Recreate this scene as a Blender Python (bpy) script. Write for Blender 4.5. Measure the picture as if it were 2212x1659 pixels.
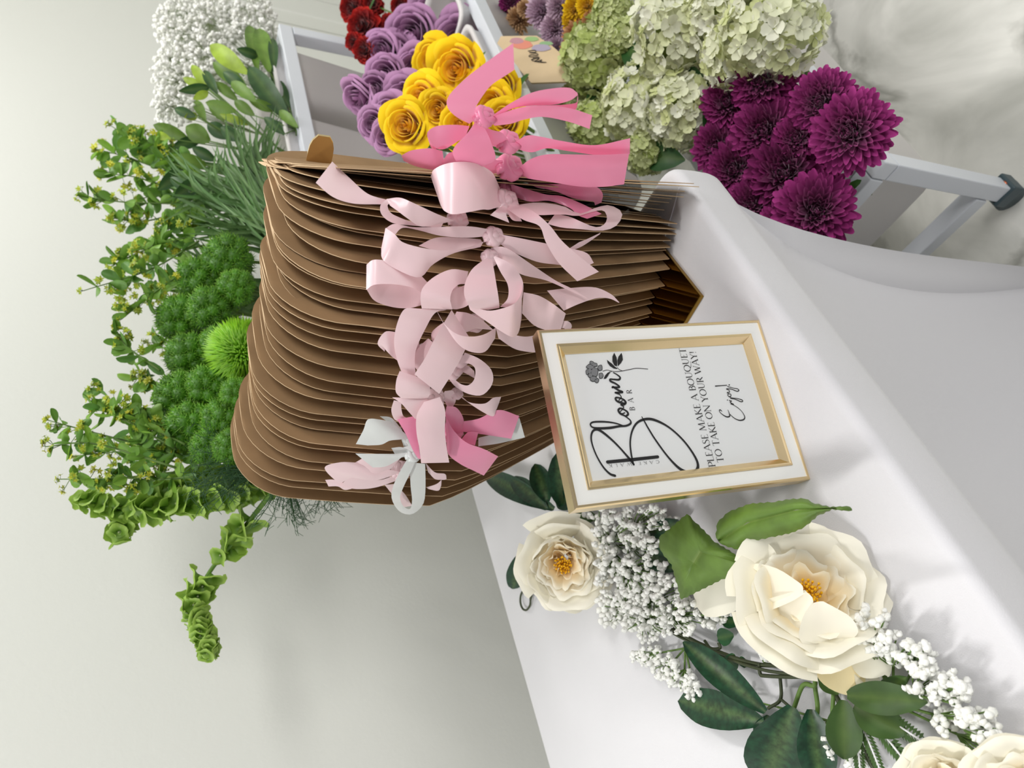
import bpy, math, random
import numpy as np
from mathutils import Vector, Matrix
random.seed(7); np.random.seed(7)
for _o in list(bpy.data.objects): bpy.data.objects.remove(_o)
C = bpy.context.scene.collection
sc = bpy.context.scene
# ------------------------------------------------------------------ camera, world, lights, exposure
W_, H_ = 2212, 1659
FPX = 1597.0; PITCH = math.radians(27.5); CZ = 1.28; TZ = 0.74
RH = Vector((.803, -.597, 0)).normalized()      # camera's right, level
FH = Vector((.597, .803, 0)).normalized()       # camera's heading, level
UPV = Vector((0, 0, 1))
VIEW = FH*math.cos(PITCH) - UPV*math.sin(PITCH)
UPC = FH*math.sin(PITCH) + UPV*math.cos(PITCH)
CAM = Vector((0, 0, CZ))
cd = bpy.data.cameras.new('camera'); cam = bpy.data.objects.new('camera', cd); C.objects.link(cam)
cd.sensor_width = 36; cd.sensor_fit = 'HORIZONTAL'; cd.lens = FPX/W_*36
cd.clip_start = .02; cd.clip_end = 60
# the phone was held upright and the picture stored on its side: the picture's right is the room's down
X = -UPC; Y = RH; Z = -VIEW
cam.matrix_world = Matrix(((X.x, Y.x, Z.x, CAM.x), (X.y, Y.y, Z.y, CAM.y), (X.z, Y.z, Z.z, CAM.z), (0, 0, 0, 1)))
cd.dof.use_dof = True; cd.dof.focus_distance = .68; cd.dof.aperture_fstop = 9
sc.camera = cam
wd = bpy.data.worlds.new('world'); sc.world = wd; wd.use_nodes = True
wd.node_tree.nodes['Background'].inputs[0].default_value = (.93, .95, 1, 1)
wd.node_tree.nodes['Background'].inputs[1].default_value = .27
sc.view_settings.view_transform = 'Standard'; sc.view_settings.look = 'None'
sc.view_settings.exposure = 0.12; sc.view_settings.gamma = 1; sc.view_settings.use_curve_mapping = False

def area(name, loc, target, sx, sy, power, col=(1, .985, .96)):
    l = bpy.data.lights.new(name, 'AREA'); l.shape = 'RECTANGLE'; l.size = sx; l.size_y = sy; l.energy = power; l.color = col
    o = bpy.data.objects.new(name, l); C.objects.link(o); o.location = loc
    o.rotation_euler = (Vector(target)-Vector(loc)).to_track_quat('-Z', 'Y').to_euler(); return o
area('ceiling_lamp', (1.7, .55, 2.75), (.8, .75, .5), 1.0, .12, 21)
area('ceiling_lamp', (.5, -1.7, 2.5), (.35, .8, .6), 1.8, .5, 36)
area('ceiling_lamp', (-.9, .7, 2.7), (-.3, .9, .7), .7, .12, 19)

# ------------------------------------------------------------------ pixel -> ray helpers (frame 2212 x 1659)
def ray(px, py):
    u = H_ - py; v = px
    x = (u-829.5)/FPX; y = -(v-1106)/FPX
    return VIEW + RH*x + UPC*y
def at_d(px, py, t): return CAM + ray(px, py)*t
def at_z(px, py, z):
    r = ray(px, py); return CAM + r*((z-CZ)/r.z)
def at_b(px, py, b):
    r = ray(px, py); return CAM + r*(b/r.y)
def on_plane(px, py, p0, n):
    r = ray(px, py); return CAM + r*((p0-CAM).dot(n)/r.dot(n))
def depth(p): return (p-CAM).dot(VIEW)

# ------------------------------------------------------------------ materials
def lin(c):
    return tuple(((v/255)/12.92 if v/255 <= .04045 else ((v/255+.055)/1.055)**2.4) for v in c)
MATS = {}
def mat(name, col=(200, 200, 200), rough=.6, metal=0, vcol=False, noise=0, nscale=8, bump=0, bscale=60, trans=0, var=0, sheen=0, spec=.5, transmission=0, alpha=1, emit=0, sub=0):
    if name in MATS: return MATS[name]
    m = bpy.data.materials.new(name); m.use_nodes = True; nt = m.node_tree; N = nt.nodes; L = nt.links
    bs = N['Principled BSDF']; out = N['Material Output']
    base = lin(col)+(1,)
    bs.inputs['Base Color'].default_value = base
    bs.inputs['Roughness'].default_value = rough; bs.inputs['Metallic'].default_value = metal
    bs.inputs['Specular IOR Level'].default_value = spec
    if sheen: bs.inputs['Sheen Weight'].default_value = sheen
    if transmission: bs.inputs['Transmission Weight'].default_value = transmission
    if alpha < 1: bs.inputs['Alpha'].default_value = alpha
    sock = None
    tc = N.new('ShaderNodeTexCoord')
    if vcol:
        a = N.new('ShaderNodeAttribute'); a.attribute_name = 'Col'; sock = a.outputs['Color']
    if noise:
        nz = N.new('ShaderNodeTexNoise'); nz.inputs['Scale'].default_value = nscale; nz.inputs['Detail'].default_value = 6
        L.new(tc.outputs['Object'], nz.inputs['Vector'])
        mr = N.new('ShaderNodeMapRange'); mr.inputs['From Min'].default_value = .3; mr.inputs['From Max'].default_value = .7
        mr.inputs['To Min'].default_value = 1-noise; mr.inputs['To Max'].default_value = 1+noise
        L.new(nz.outputs['Fac'], mr.inputs['Value'])
        mx = N.new('ShaderNodeVectorMath'); mx.operation = 'SCALE'
        if sock: L.new(sock, mx.inputs[0])
        else: mx.inputs[0].default_value = base[:3]
        L.new(mr.outputs[0], mx.inputs['Scale']); sock = mx.outputs[0]
    if var:
        oi = N.new('ShaderNodeObjectInfo'); mr2 = N.new('ShaderNodeMapRange')
        mr2.inputs['To Min'].default_value = 1-var; mr2.inputs['To Max'].default_value = 1+var
        L.new(oi.outputs['Random'], mr2.inputs['Value'])
        mx2 = N.new('ShaderNodeVectorMath'); mx2.operation = 'SCALE'
        if sock: L.new(sock, mx2.inputs[0])
        else: mx2.inputs[0].default_value = base[:3]
        L.new(mr2.outputs[0], mx2.inputs['Scale']); sock = mx2.outputs[0]
    if sock: L.new(sock, bs.inputs['Base Color'])
    if bump:
        nb = N.new('ShaderNodeTexNoise'); nb.inputs['Scale'].default_value = bscale; nb.inputs['Detail'].default_value = 4
        L.new(tc.outputs['Object'], nb.inputs['Vector'])
        bp = N.new('ShaderNodeBump'); bp.inputs['Strength'].default_value = bump; bp.inputs['Distance'].default_value = .002
        L.new(nb.outputs['Fac'], bp.inputs['Height']); L.new(bp.outputs[0], bs.inputs['Normal'])
    if trans:
        t = N.new('ShaderNodeBsdfTranslucent'); t.inputs['Color'].default_value = base
        if sock: L.new(sock, t.inputs['Color'])
        mxs = N.new('ShaderNodeMixShader'); mxs.inputs[0].default_value = trans
        L.new(bs.outputs[0], mxs.inputs[1]); L.new(t.outputs[0], mxs.inputs[2]); L.new(mxs.outputs[0], out.inputs['Surface'])
    if emit:
        bs.inputs['Emission Color'].default_value = base; bs.inputs['Emission Strength'].default_value = emit
    MATS[name] = m; return m

M_wall = mat('wall_paint', (226, 227, 220), .75, bump=.15, bscale=120, spec=.25)
M_cloth = mat('white_spandex', (221, 220, 223), .7, bump=.2, bscale=900, sheen=.2, spec=.2)
M_white = mat('white_metal', (222, 226, 232), .35)
M_bin = mat('white_plastic', (228, 224, 222), .5)
M_gold = mat('polished_gold', (236, 212, 166), .24, metal=1)
M_tray = mat('mirror_gold', (150, 118, 52), .10, metal=1)
M_pale = mat('pale_gold', (232, 205, 150), .2, metal=1)
M_enamel = mat('white_enamel', (240, 240, 236), .25)
M_paper = mat('card_paper', (226, 228, 228), .8, spec=.3)
M_ink = mat('black_ink', (24, 24, 26), .5)
M_inkgrey = mat('grey_ink', (120, 122, 124), .6)
M_kraft = mat('kraft_card', vcol=True, rough=.8, noise=.10, nscale=25, var=.07, spec=.2)
M_film = mat('clear_film', (245, 245, 245), .08, alpha=.22, spec=.9)
M_sat_hot = mat('hot_pink_satin', (255, 152, 190), .30, trans=.22, sheen=.2, spec=.8, var=.03)
M_sat_blush = mat('blush_satin', (255, 224, 229), .32, trans=.2, sheen=.2, spec=.8, var=.03)
M_sat_white = mat('white_satin', (236, 240, 238), .32, trans=.2, sheen=.2, spec=.8)
M_petal = mat('petal', vcol=True, rough=.6, trans=.22, sheen=.1, spec=.25)
M_petalv = mat('velvet_petal', vcol=True, rough=.7, trans=.12, sheen=.25, spec=.2, var=.08)
M_leaf = mat('leaf', vcol=True, rough=.5, trans=.18, noise=.22, nscale=40, var=.1)
M_dleaf = mat('waxy_leaf', vcol=True, rough=.38, noise=.5, nscale=160, trans=.05)
M_stem = mat('stem_green', (92, 122, 52), .55)
M_fstem = mat('wire_stem', (58, 66, 38), .5)
M_fuzz = mat('white_filler', vcol=True, rough=.9, bump=.15, bscale=900, spec=.1)
M_stamen = mat('stamen', (244, 186, 20), .7, bump=.3)
M_caster = mat('dark_rubber', (60, 78, 84), .4)
M_copper = mat('copper', (200, 120, 90), .25, metal=1)
M_wood = mat('pale_wood', (214, 190, 152), .6, noise=.06, nscale=20)
M_tape = mat('seam', (238, 236, 240), .7)

def marble():
    m = bpy.data.materials.new('marble_floor'); m.use_nodes = True; nt = m.node_tree; N = nt.nodes; L = nt.links
    bs = N['Principled BSDF']; bs.inputs['Roughness'].default_value = .13
    tc = N.new('ShaderNodeTexCoord')
    n1 = N.new('ShaderNodeTexNoise'); n1.inputs['Scale'].default_value = 2.2; n1.inputs['Detail'].default_value = 7; n1.inputs['Distortion'].default_value = .8
    L.new(tc.outputs['Object'], n1.inputs['Vector'])
    r1 = N.new('ShaderNodeValToRGB'); e = r1.color_ramp.elements
    e[0].position = .46; e[0].color = (1, 1, 1, 1); e[1].position = .53; e[1].color = (1, 1, 1, 1)
    mid = r1.color_ramp.elements.new(.497); mid.color = (.42, .42, .40, 1)
    L.new(n1.outputs['Fac'], r1.inputs[0])
    n2 = N.new('ShaderNodeTexNoise'); n2.inputs['Scale'].default_value = 4.0; n2.inputs['Detail'].default_value = 8; n2.inputs['Distortion'].default_value = 1.4
    L.new(tc.outputs['Object'], n2.inputs['Vector'])
    r2 = N.new('ShaderNodeValToRGB'); r2.color_ramp.elements[0].position = .3; r2.color_ramp.elements[0].color = lin((196, 196, 188))+(1,)
    r2.color_ramp.elements[1].position = .58; r2.color_ramp.elements[1].color = lin((240, 239, 232))+(1,)
    L.new(n2.outputs['Fac'], r2.inputs[0])
    mx = N.new('ShaderNodeMix'); mx.data_type = 'RGBA'; mx.blend_type = 'MULTIPLY'; mx.inputs[0].default_value = .85
    L.new(r2.outputs[0], mx.inputs[6]); L.new(r1.outputs[0], mx.inputs[7]); L.new(mx.outputs[2], bs.inputs['Base Color'])
    return m

# ------------------------------------------------------------------ mesh builder
class MB:
    def __init__(s): s.v = []; s.f = []; s.c = []
    def add(s, vs, fs, col=(1, 1, 1)):
        o = len(s.v); s.v += [tuple(p) for p in vs]; s.f += [tuple(i+o for i in q) for q in fs]
        if len(col) and hasattr(col[0], '__len__'): s.c += [tuple(x[:3]) for x in col]
        else: s.c += [tuple(col[:3])]*len(vs)
    def grid(s, P, col=(1, 1, 1), closeu=False):      # P[m][n] rows of points; col single or per-point
        m = len(P); n = len(P[0]); vs = [p for r in P for p in r]
        fs = []
        for i in range(m-1):
            for j in range(n if closeu else n-1):
                k = (j+1) % n
                fs.append((i*n+j, i*n+k, (i+1)*n+k, (i+1)*n+j))
        s.add(vs, fs, col)
    def box(s, lo, hi, col=(1, 1, 1), M=None):
        x0, y0, z0 = lo; x1, y1, z1 = hi
        vs = [Vector(p) for p in ((x0, y0, z0), (x1, y0, z0), (x1, y1, z0), (x0, y1, z0), (x0, y0, z1), (x1, y0, z1), (x1, y1, z1), (x0, y1, z1))]
        if M: vs = [M @ p for p in vs]
        s.add(vs, [(3, 2, 1, 0), (4, 5, 6, 7), (0, 1, 5, 4), (1, 2, 6, 5), (2, 3, 7, 6), (3, 0, 4, 7)], col)
    def tube(s, pts, r, n=6, col=(1, 1, 1), cap=True):
        pts = [Vector(p) for p in pts]; k = len(pts)
        rs = r if hasattr(r, '__len__') else [r]*k
        rows = []; up = None
        for i, p in enumerate(pts):
            d = (pts[min(i+1, k-1)]-pts[max(i-1, 0)])
            if d.length < 1e-9: d = Vector((0, 0, 1))
            d.normalize()
            if up is None: up = d.orthogonal().normalized()
            up = (up-d*up.dot(d)); up = up.normalized() if up.length > 1e-6 else d.orthogonal().normalized()
            sd = d.cross(up)
            rows.append([p+(up*math.cos(2*math.pi*j/n)+sd*math.sin(2*math.pi*j/n))*rs[i] for j in range(n)])
        o = len(s.v)
        s.grid(rows, col, closeu=True)
        if cap:
            s.f.append(tuple(o+j for j in range(n))[::-1]); s.f.append(tuple(o+(k-1)*n+j for j in range(n)))
    def ball(s, c, r, nu=6, nv=4, col=(1, 1, 1), sq=(1, 1, 1), jit=0, M=None):
        c = Vector(c); rows = []
        for i in range(nv+1):
            th = math.pi*i/nv; row = []
            for j in range(nu):
                ph = 2*math.pi*j/nu
                rr = r*(1+(random.uniform(-jit, jit) if 0 < i < nv else 0))
                p = Vector((math.sin(th)*math.cos(ph)*sq[0], math.sin(th)*math.sin(ph)*sq[1], math.cos(th)*sq[2]))*rr
                row.append(c+((M @ p) if M else p))
            rows.append(row)
        s.grid(rows, col, closeu=True)
    def build(s, name, m, parent=None, smooth=True, world=True):
        me = bpy.data.meshes.new(name); o = bpy.data.objects.new(name, me)
        off = Vector((0, 0, 0))
        if parent is not None and world:
            q = parent
            while q: off += q.location; q = q.parent
        vs = [(v[0]-off.x, v[1]-off.y, v[2]-off.z) for v in s.v]
        me.from_pydata(vs, [], s.f); me.update()
        if s.c:
            at = me.color_attributes.new('Col', 'FLOAT_COLOR', 'POINT')
            at.data.foreach_set('color', np.array([c+(1,) for c in s.c], dtype=np.float32).ravel())
        if smooth: me.polygons.foreach_set('use_smooth', [True]*len(me.polygons))
        me.materials.append(m); C.objects.link(o)
        if parent is not None: o.parent = parent
        return o
def thing(name, label, cat, loc=(0, 0, 0), group=None):
    o = bpy.data.objects.new(name, None); C.objects.link(o); o.location = loc; o.empty_display_size = .02
    o['label'] = label; o['category'] = cat
    if group: o['group'] = group
    return o
def tag(o, label, cat, group=None, kind=None):
    if label: o['label'] = label
    if cat: o['category'] = cat
    if group: o['group'] = group
    if kind: o['kind'] = kind
    return o
def recenter(o):
    me = o.data; n = len(me.vertices); a = np.empty(n*3, dtype=np.float32); me.vertices.foreach_get('co', a); a = a.reshape(-1, 3)
    c = np.array([(a[:, 0].min()+a[:, 0].max())/2, (a[:, 1].min()+a[:, 1].max())/2, a[:, 2].min()]); a -= c; me.vertices.foreach_set('co', a.ravel()); me.update()
    o.location = Vector(c.tolist()); return o
def bevel(o, w, seg=2):
    b = o.modifiers.new('bevel', 'BEVEL'); b.width = w; b.segments = seg; b.limit_method = 'ANGLE'; return o
def cr(P, n):                      # Catmull-Rom through rows of numbers
    P = np.array(P, dtype=float); k = len(P); out = []
    for q in np.linspace(0, k-1, n):
        i = min(int(q), k-2); t = q-i
        p0 = P[i-1] if i > 0 else 2*P[0]-P[1]; p1 = P[i]; p2 = P[i+1]; p3 = P[i+2] if i+2 < k else 2*P[-1]-P[-2]
        out.append(.5*((2*p1)+(-p0+p2)*t+(2*p0-5*p1+4*p2-p3)*t*t+(-p0+3*p1-3*p2+p3)*t**3))
    return np.array(out)
def aim(d):                        # rotation taking +Z to d
    return Vector(d).to_track_quat('Z', 'Y').to_matrix()
def put(o, loc, d, s=1, spin=0):
    o.location = loc; q = Vector(d).to_track_quat('Z', 'Y') @ Matrix.Rotation(spin, 3, 'Z').to_quaternion()
    o.rotation_mode = 'QUATERNION'; o.rotation_quaternion = q; o.scale = (s, s, s)
def copy_tree(o, parent=None):
    c = o.copy(); C.objects.link(c); c.parent = parent
    for ch in list(o.children): copy_tree(ch, c)
    return c

# ------------------------------------------------------------------ the room
mb = MB(); mb.box((-4, 1.33, 0), (2.62, 1.45, 3.0)); o = mb.build('wall_back', M_wall, smooth=False); tag(o, None, None, kind='structure')
mb = MB(); mb.box((2.62, -3.5, 0), (2.74, 1.45, 3.0)); o = mb.build('wall_right', M_wall, smooth=False); tag(o, None, None, kind='structure')
mb = MB(); mb.box((2.50, 1.285, 0), (2.62, 1.33, 3.0)); o = mb.build('trim_1', M_wall, smooth=False); tag(o, None, None, kind='structure'); bevel(o, .004)
mb = MB(); mb.box((-4, -3.5, -.05), (2.74, 1.45, 0)); o = mb.build('floor', marble(), smooth=False); tag(o, None, None, kind='structure')

# ------------------------------------------------------------------ the table in its fitted cloth
def table():
    t = thing('dressed_table', 'long table under a tight white stretch cloth, carrying the framed sign', 'table', (-.3, .7, 0))
    FR = Vector((.594, .375)); BR = Vector((.585, 1.075)); FL = Vector((-1.25, .24)); BL = Vector((-1.25, 1.075))
    cs = [FL, FR, BR, BL]; R = .03
    # outline points with rounded corners
    out = []; nrm = []
    for i in range(4):
        p0 = cs[i-1]; p1 = cs[i]; p2 = cs[(i+1) % 4]
        d1 = (p1-p0).normalized(); d2 = (p2-p1).normalized()
        a = p1-d1*R; b = p1+d2*R
        prev = cs[i-1]+d1*R
        L = (a-prev).length; n = max(6, int(L/.05))
        for k in range(n):
            out.append(prev+(a-prev)*(k/n)); nrm.append(Vector((d1.y, -d1.x)))
        for k in range(8):
            q = k/8; ang = q
            pt = (a*(1-q)+p1*q)*(1-q)+(p1*(1-q)+b*q)*q
            out.append(pt); nn = Vector((d1.y, -d1.x))*(1-q)+Vector((d2.y, -d2.x))*q; nrm.append(nn.normalized())
    cen = Vector((-.33, .70)); N = len(out)
    def cd_(p): return min((p-c).length for c in cs)
    prof = []
    for ang in range(0, 91, 15):           # rounded edge of the slab
        a = math.radians(ang); prof.append((-.011+.011*math.sin(a), TZ-.011+.011*math.cos(a)))
    prof += [(0.001, TZ-.03), (0.001, TZ-.050), (-.0005, TZ-.058), (-.006, TZ-.064)]
    zs = list(np.linspace(TZ-.078, .0, 22))
    rows = [[Vector((cen.x, cen.y, TZ))]*N]
    for s in (.3, .6, .85, .95): rows.append([Vector(((cen+(p-n*.013-cen)*s).x, (cen+(p-n*.013-cen)*s).y, TZ)) for p, n in zip(out, nrm)])
    for off, z in prof: rows.append([Vector((p.x+n.x*off, p.y+n.y*off, z)) for p, n in zip(out, nrm)])
    for z in zs:
        h = (TZ-.06-z)/(TZ-.06); row = []
        for p, n in zip(out, nrm):
            dc = cd_(p); w = min(1, dc/.35); w = w*w*(3-2*w)
            ins = .008+.085*(1-math.exp(-h*4.2)) - .02*h + w*.10*math.sin(math.pi*min(1, h*1.02))**.8
            ins += .004*math.sin(p.x*23+p.y*31+h*5)*h
            row.append(Vector((p.x-n.x*ins, p.y-n.y*ins, z)))
        rows.append(row)
    mb = MB(); mb.grid(rows, closeu=True); mb.build('stretch_tablecloth', M_cloth, t)
    # sewn seam of the fitted corner
    mb = MB(); pts = [at_z(x, y, TZ+.0006) for x, y in ((1467, 405), (1450, 465), (1432, 525), (1412, 590), (1398, 640))]
    mb.tube(pts, .0007, 4); mb.build('seam', M_tape, t)
    for x, y in ((.46, .52), (.46, .95), (-1.05, .45), (-1.05, .95)):
        mb = MB(); mb.tube([(x, y, .0), (x, y, TZ-.05)], .014, 10); mb.build('table_leg', M_white, t)
table()

# ------------------------------------------------------------------ rolling stepped flower cart
TIERS = [(.365, .34), (.625, .66), (.875, .975)]
A0, A1 = .655, 1.60
def cart():
    t = thing('flower_cart', 'white metal rolling cart in three steps holding the flower buckets', 'cart', (1.12, .75, 0))
    r = .014
    def bar(nm, p, q, lab=None):
        mb = MB(); lo = [min(p[i], q[i])-r for i in range(3)]; hi = [max(p[i], q[i])+r for i in range(3)]
        mb.box(lo, hi); o = bevel(mb.build(nm, M_white, t, smooth=False), .002); return o
    for k, (b, z) in enumerate(TIERS):
        b2 = b+.23
        for a in (A0, A1):
            bar('leg', (a, b, .058), (a, b, z-2.1*r))
            bar('side_bar', (a, b+2.1*r, z), (a, b2-2.1*r, z))
        bar('front_rail', (A0, b, z), (A1, b, z)); bar('rear_rail', (A0, b2, z), (A1, b2, z))
    for a in (A0, A1):
        bar('leg', (a, TIERS[2][0]+.23, .058), (a, TIERS[2][0]+.23, TIERS[2][1]-2.1*r))
        bar('foot_bar', (a, .365+2.1*r, .09), (a, 1.105-2.1*r, .09))
        for b in (.365, 1.105):
            cw = bpy.data.objects.new('caster', None)
            mb = MB()
            mb.tube([(a-.011, b+.006, .023), (a+.011, b+.006, .023)], .023, 16); c1 = mb.build('caster', M_caster, t)
            mb = MB(); mb.box((a-.018, b-.02, .030), (a+.018, b+.02, .056)); bevel(mb.build('caster_fork', M_caster, c1, smooth=False), .003)
            bpy.data.objects.remove(cw)
    mb = MB(); p = at_b(2165, 383, .35); mb.ball((A0+.0, .351, p.z), .006, 10, 6, sq=(1, .5, 1)); mb.build('screw', M_copper, t)
    return t
cart()
def bin_mesh():
    def ring(hw, z, n=32):
        return [Vector((hw*math.copysign(abs(math.cos(a))**.28, math.cos(a)), hw*math.copysign(abs(math.sin(a))**.28, math.sin(a)), z)) for a in [2*math.pi*i/n for i in range(n)]]
    rows = [ring(.001, -.215), ring(.073, -.215), ring(.076, -.211), ring(.094, .030), ring(.098, .031), ring(.098, .037), ring(.090, .037), ring(.089, .025), ring(.071, -.20), ring(.001, -.203)]
    mb = MB(); mb.grid(rows, closeu=True); return mb
BINS = {}
bw = ['front step', 'middle step', 'top step']
bo = ['nearest the table', 'second from the table', 'third from the table', 'farthest from the table']
proto = None
for k, (b, z) in enumerate(TIERS):
    for i in range(4):
        if proto is None: proto = bin_mesh().build('flower_bucket', M_bin)
        o = proto if (k == 0 and i == 0) else proto.copy()
        if o is not proto: C.objects.link(o)
        o.location = (A0+.115+.237*i, b+.115, z)
        if k == 0: o.scale = (1.12, 1.14, 1.0); o.location.z = z+.03; o.location.y -= .012
        tag(o, 'white square flower bucket on the cart\'s %s, %s' % (bw[k], bo[i]), 'bucket', 'white buckets on the flower cart')
        BINS[(k, i)] = Vector(o.location)

# ------------------------------------------------------------------ gold holder and the row of kraft sleeves
def holder():
    p0 = at_z(1513, 639, TZ+.006)
    t = thing('sleeve_holder', 'mirror gold base plate and upright holding the kraft sleeves', 'holder', (p0.x, p0.y, TZ))
    ang = math.radians(9); d1 = Vector((math.cos(ang), math.sin(ang), 0)); d2 = Vector((-math.sin(ang), math.cos(ang), 0))
    mb = MB(); c = [p0, p0+d1*.155, p0+d1*.155+d2*.27, p0+d2*.27]
    vs = [Vector((q.x, q.y, z)) for z in (TZ+.0005, TZ+.006) for q in c]
    mb.add(vs, [(3, 2, 1, 0), (4, 5, 6, 7), (0, 1, 5, 4), (1, 2, 6, 5), (2, 3, 7, 6), (3, 0, 4, 7)])
    bevel(mb.build('base_plate', M_tray, t, smooth=False), .001)
    e = at_b(700, 293, .425); f = Vector((e.x-.02, .84, e.z))
    mb = MB()
    d = (f-e).normalized(); h = .012
    rows = []
    for q in (0, .15, .4, 1, 2, 3):
        s = [0, .006, .012, .02, .2, (f-e).length][int([0, .15, .4, 1, 2, 3].index(q))]
        w = h*[.45, .8, .95, 1, 1, 1][[0, .15, .4, 1, 2, 3].index(q)]
        c = e+d*s
        rows.append([c+Vector((-.0012, 0, -w)), c+Vector((.0012, 0, -w)), c+Vector((.0012, 0, w)), c+Vector((-.0012, 0, w))])
    mb.grid(rows, closeu=True); mb.f.append((0, 1, 2, 3)); mb.build('top_bar', M_gold, t, smooth=False)
    mb = MB(); mb.box((f.x-.012, f.y-.002, TZ+.006), (f.x+.012, f.y+.002, f.z+.012)); mb.build('upright_post', M_gold, t, smooth=False)
holder()

KR = lin((154, 124, 90)); KE = lin((204, 176, 140)); KD = lin((148, 116, 78))
def sleeve(i, n):
    q = i/(n-1.0)                              # 0 = rear, 1 = front
    tips = [(1190, 962), (1260, 900), (1300, 830), (1340, 770), (1392, 695), (1405, 660), (1435, 605), (1440, 550), (1465, 497), (1425, 455), (1470, 425), (1512, 398)]
    P = cr(tips, n)[i]
    P[1] += random.uniform(-3, 3); P[0] += random.uniform(-14, 10)
    B = at_z(P[0], P[1], TZ+.0075)
    w6 = max(0, min(1, (q-.58)/.26)); w6 = w6*w6*(3-2*w6); tl_ = .085*max(0, (q-.78)/.22); phi = math.radians(8+8*q)*(1-w6)+(math.atan2(B.y, B.x)+math.asin(.54*tl_/math.hypot(B.x, B.y)))*w6 + random.uniform(-.03, .03)*(1-w6)
    Wd = .205; Hh = .422-.012*q+random.uniform(-.005, .005)
    bot = .055*(1-q)+.03; top = .028*(1-q)+.004
    kap = random.uniform(-.9, .5)*(1-w6); lean = random.uniform(-.008, .004)-.01*(1-q); lean *= (1-w6); tilt = tl_; side = random.uniform(-.003, .003)
    r = .056
    d = Vector((math.cos(phi), math.sin(phi), 0)); nn = Vector((-d.y, d.x, 0))
    org = B - d*bot; org.z = TZ+.0075
    def edge(z):
        m = .2
        if z < m: e = bot*(1-z/m)**1.15
        else: e = top*((z-m)/(Hh-m))**1.2
        if z > Hh-r:
            e += r-math.sqrt(max(0, r*r-(z-(Hh-r))**2))
        return e
    zs = list(np.linspace(0, Hh-r, 12))+[Hh-r+r*math.sin(a) for a in np.linspace(.12, math.pi/2, 9)]
    S = 9
    fa, fb = [], []
    for z in zs:
        e = edge(z); x0 = e; x1 = Wd-e; ra, rb = [], []
        for k in range(S):
            s = k/(S-1); x = x0+(x1-x0)*s
            bulge = .0013*math.sin(math.pi*s)*min(1, z/.1) + .0004
            y = kap*.5*x*x + lean*(z/Hh)**2 + tilt*z + (.0015-.0009*w6)*math.sin(9*x+i*2.1+z*7)
            c = org+d*(x+side*(z/Hh)**1.5)+nn*y+Vector((0, 0, z))
            ra.append(c-nn*bulge); rb.append(c+nn*bulge)
        fa.append(ra); fb.append(rb)
    mb = MB(); mb.grid(fa, KR); mb.grid([list(reversed(x)) for x in fb], KR)
    # light cut edge running up the near side, over the top and down the far side
    ea = [x[0] for x in fa]+fa[-1][1:]+[x[-1] for x in reversed(fa[:-1])]; eb = [x[0] for x in fb]+fb[-1][1:]+[x[-1] for x in reversed(fb[:-1])]
    mb.grid([eb, ea], KE); mb.grid([fa[0], fb[0]], KE)
    ORG.append(org+d*side*.35-nn*.002); TIPS.append(B)
    return mb, B, org, d, nn, Hh, edge
ORG = []; TIPS = []
NS = 46
SLEEVES = []
hidden_lab = 'plain kraft paper sleeve packed in the standing row, its own ribbon not in view'
for i in range(NS):
    mb, B, org, d, nn, Hh, edge = sleeve(i, NS)
    lab = hidden_lab
    t = thing('kraft_sleeve', lab, 'paper sleeve', (B.x, B.y, TZ+.0075), 'kraft sleeves standing in the gold holder')
    mb.build('sleeve_panel', M_kraft, t)
    SLEEVES.append(t)
    if i in (45, 44, 43, 42, 41, 39, 38, 36, 34, 31):
        f = MB(); rr = []
        L = [.12, .10, .085, .11, .075, .09, .07, .08, .06, .07][[45, 44, 43, 42, 41, 39, 38, 36, 34, 31].index(i)]
        b0 = org+d*(.034)+nn*.004+Vector((0, 0, .03)); 
        f.grid([[b0+Vector((0, 0, L)), b0+d*.02-nn*.012+Vector((0, 0, L*.5))], [b0+d*.04+Vector((0, 0, .01)), b0+d*.06-nn*.006]], (1, 1, 1))
        f.build('clear_film_insert', M_film, t)
SLEEVES[-1]['label'] = 'frontmost kraft paper sleeve of the row, seen almost edge-on below the yellow roses'
SLEEVES[0]['label'] = 'rearmost kraft paper sleeve, its full rounded side facing the wall end of the table'

# ------------------------------------------------------------------ ribbons
def near_line(z):
    L = []
    for k in range(0, NS, 3):
        q = k/(NS-1.0); B = TIPS[k]; phi = 0; d = Vector((math.cos(phi), math.sin(phi), 0))
        e = ORG[k]-Vector((-d.y, d.x, 0))*0 - Vector((0, 0, 0))
        L.append(e)
    L = [L[0]+(L[0]-L[3])*1.2]+L+[L[-1]+(L[-1]-L[-3])*3]
    return L
NEAR = near_line(0)
def rib_pt(px, py, off):
    r = ray(px, py); best = None
    for p, q in zip(NEAR[:-1], NEAR[1:]):
        # solve r.xy * t = p + (q-p) w
        dx, dy = q.x-p.x, q.y-p.y; det = -r.x*dy+r.y*dx
        if abs(det) < 1e-9: continue
        t = (-p.x*dy+p.y*dx)/det; w = (r.x*p.y-r.y*p.x)/det
        if -1e-6 <= w <= 1+1e-6 and t > 0 and (best is None or t < best): best = t
    if best is None:
        p, q = NEAR[-2], NEAR[-1]; best = .62
    return CAM+r*(best-off*.01-.004)
def K5(x, y): return 650+x/2.911, 80+y/2.911
def K6(x, y): return 650+x/2.765, 550+y/2.765
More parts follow.
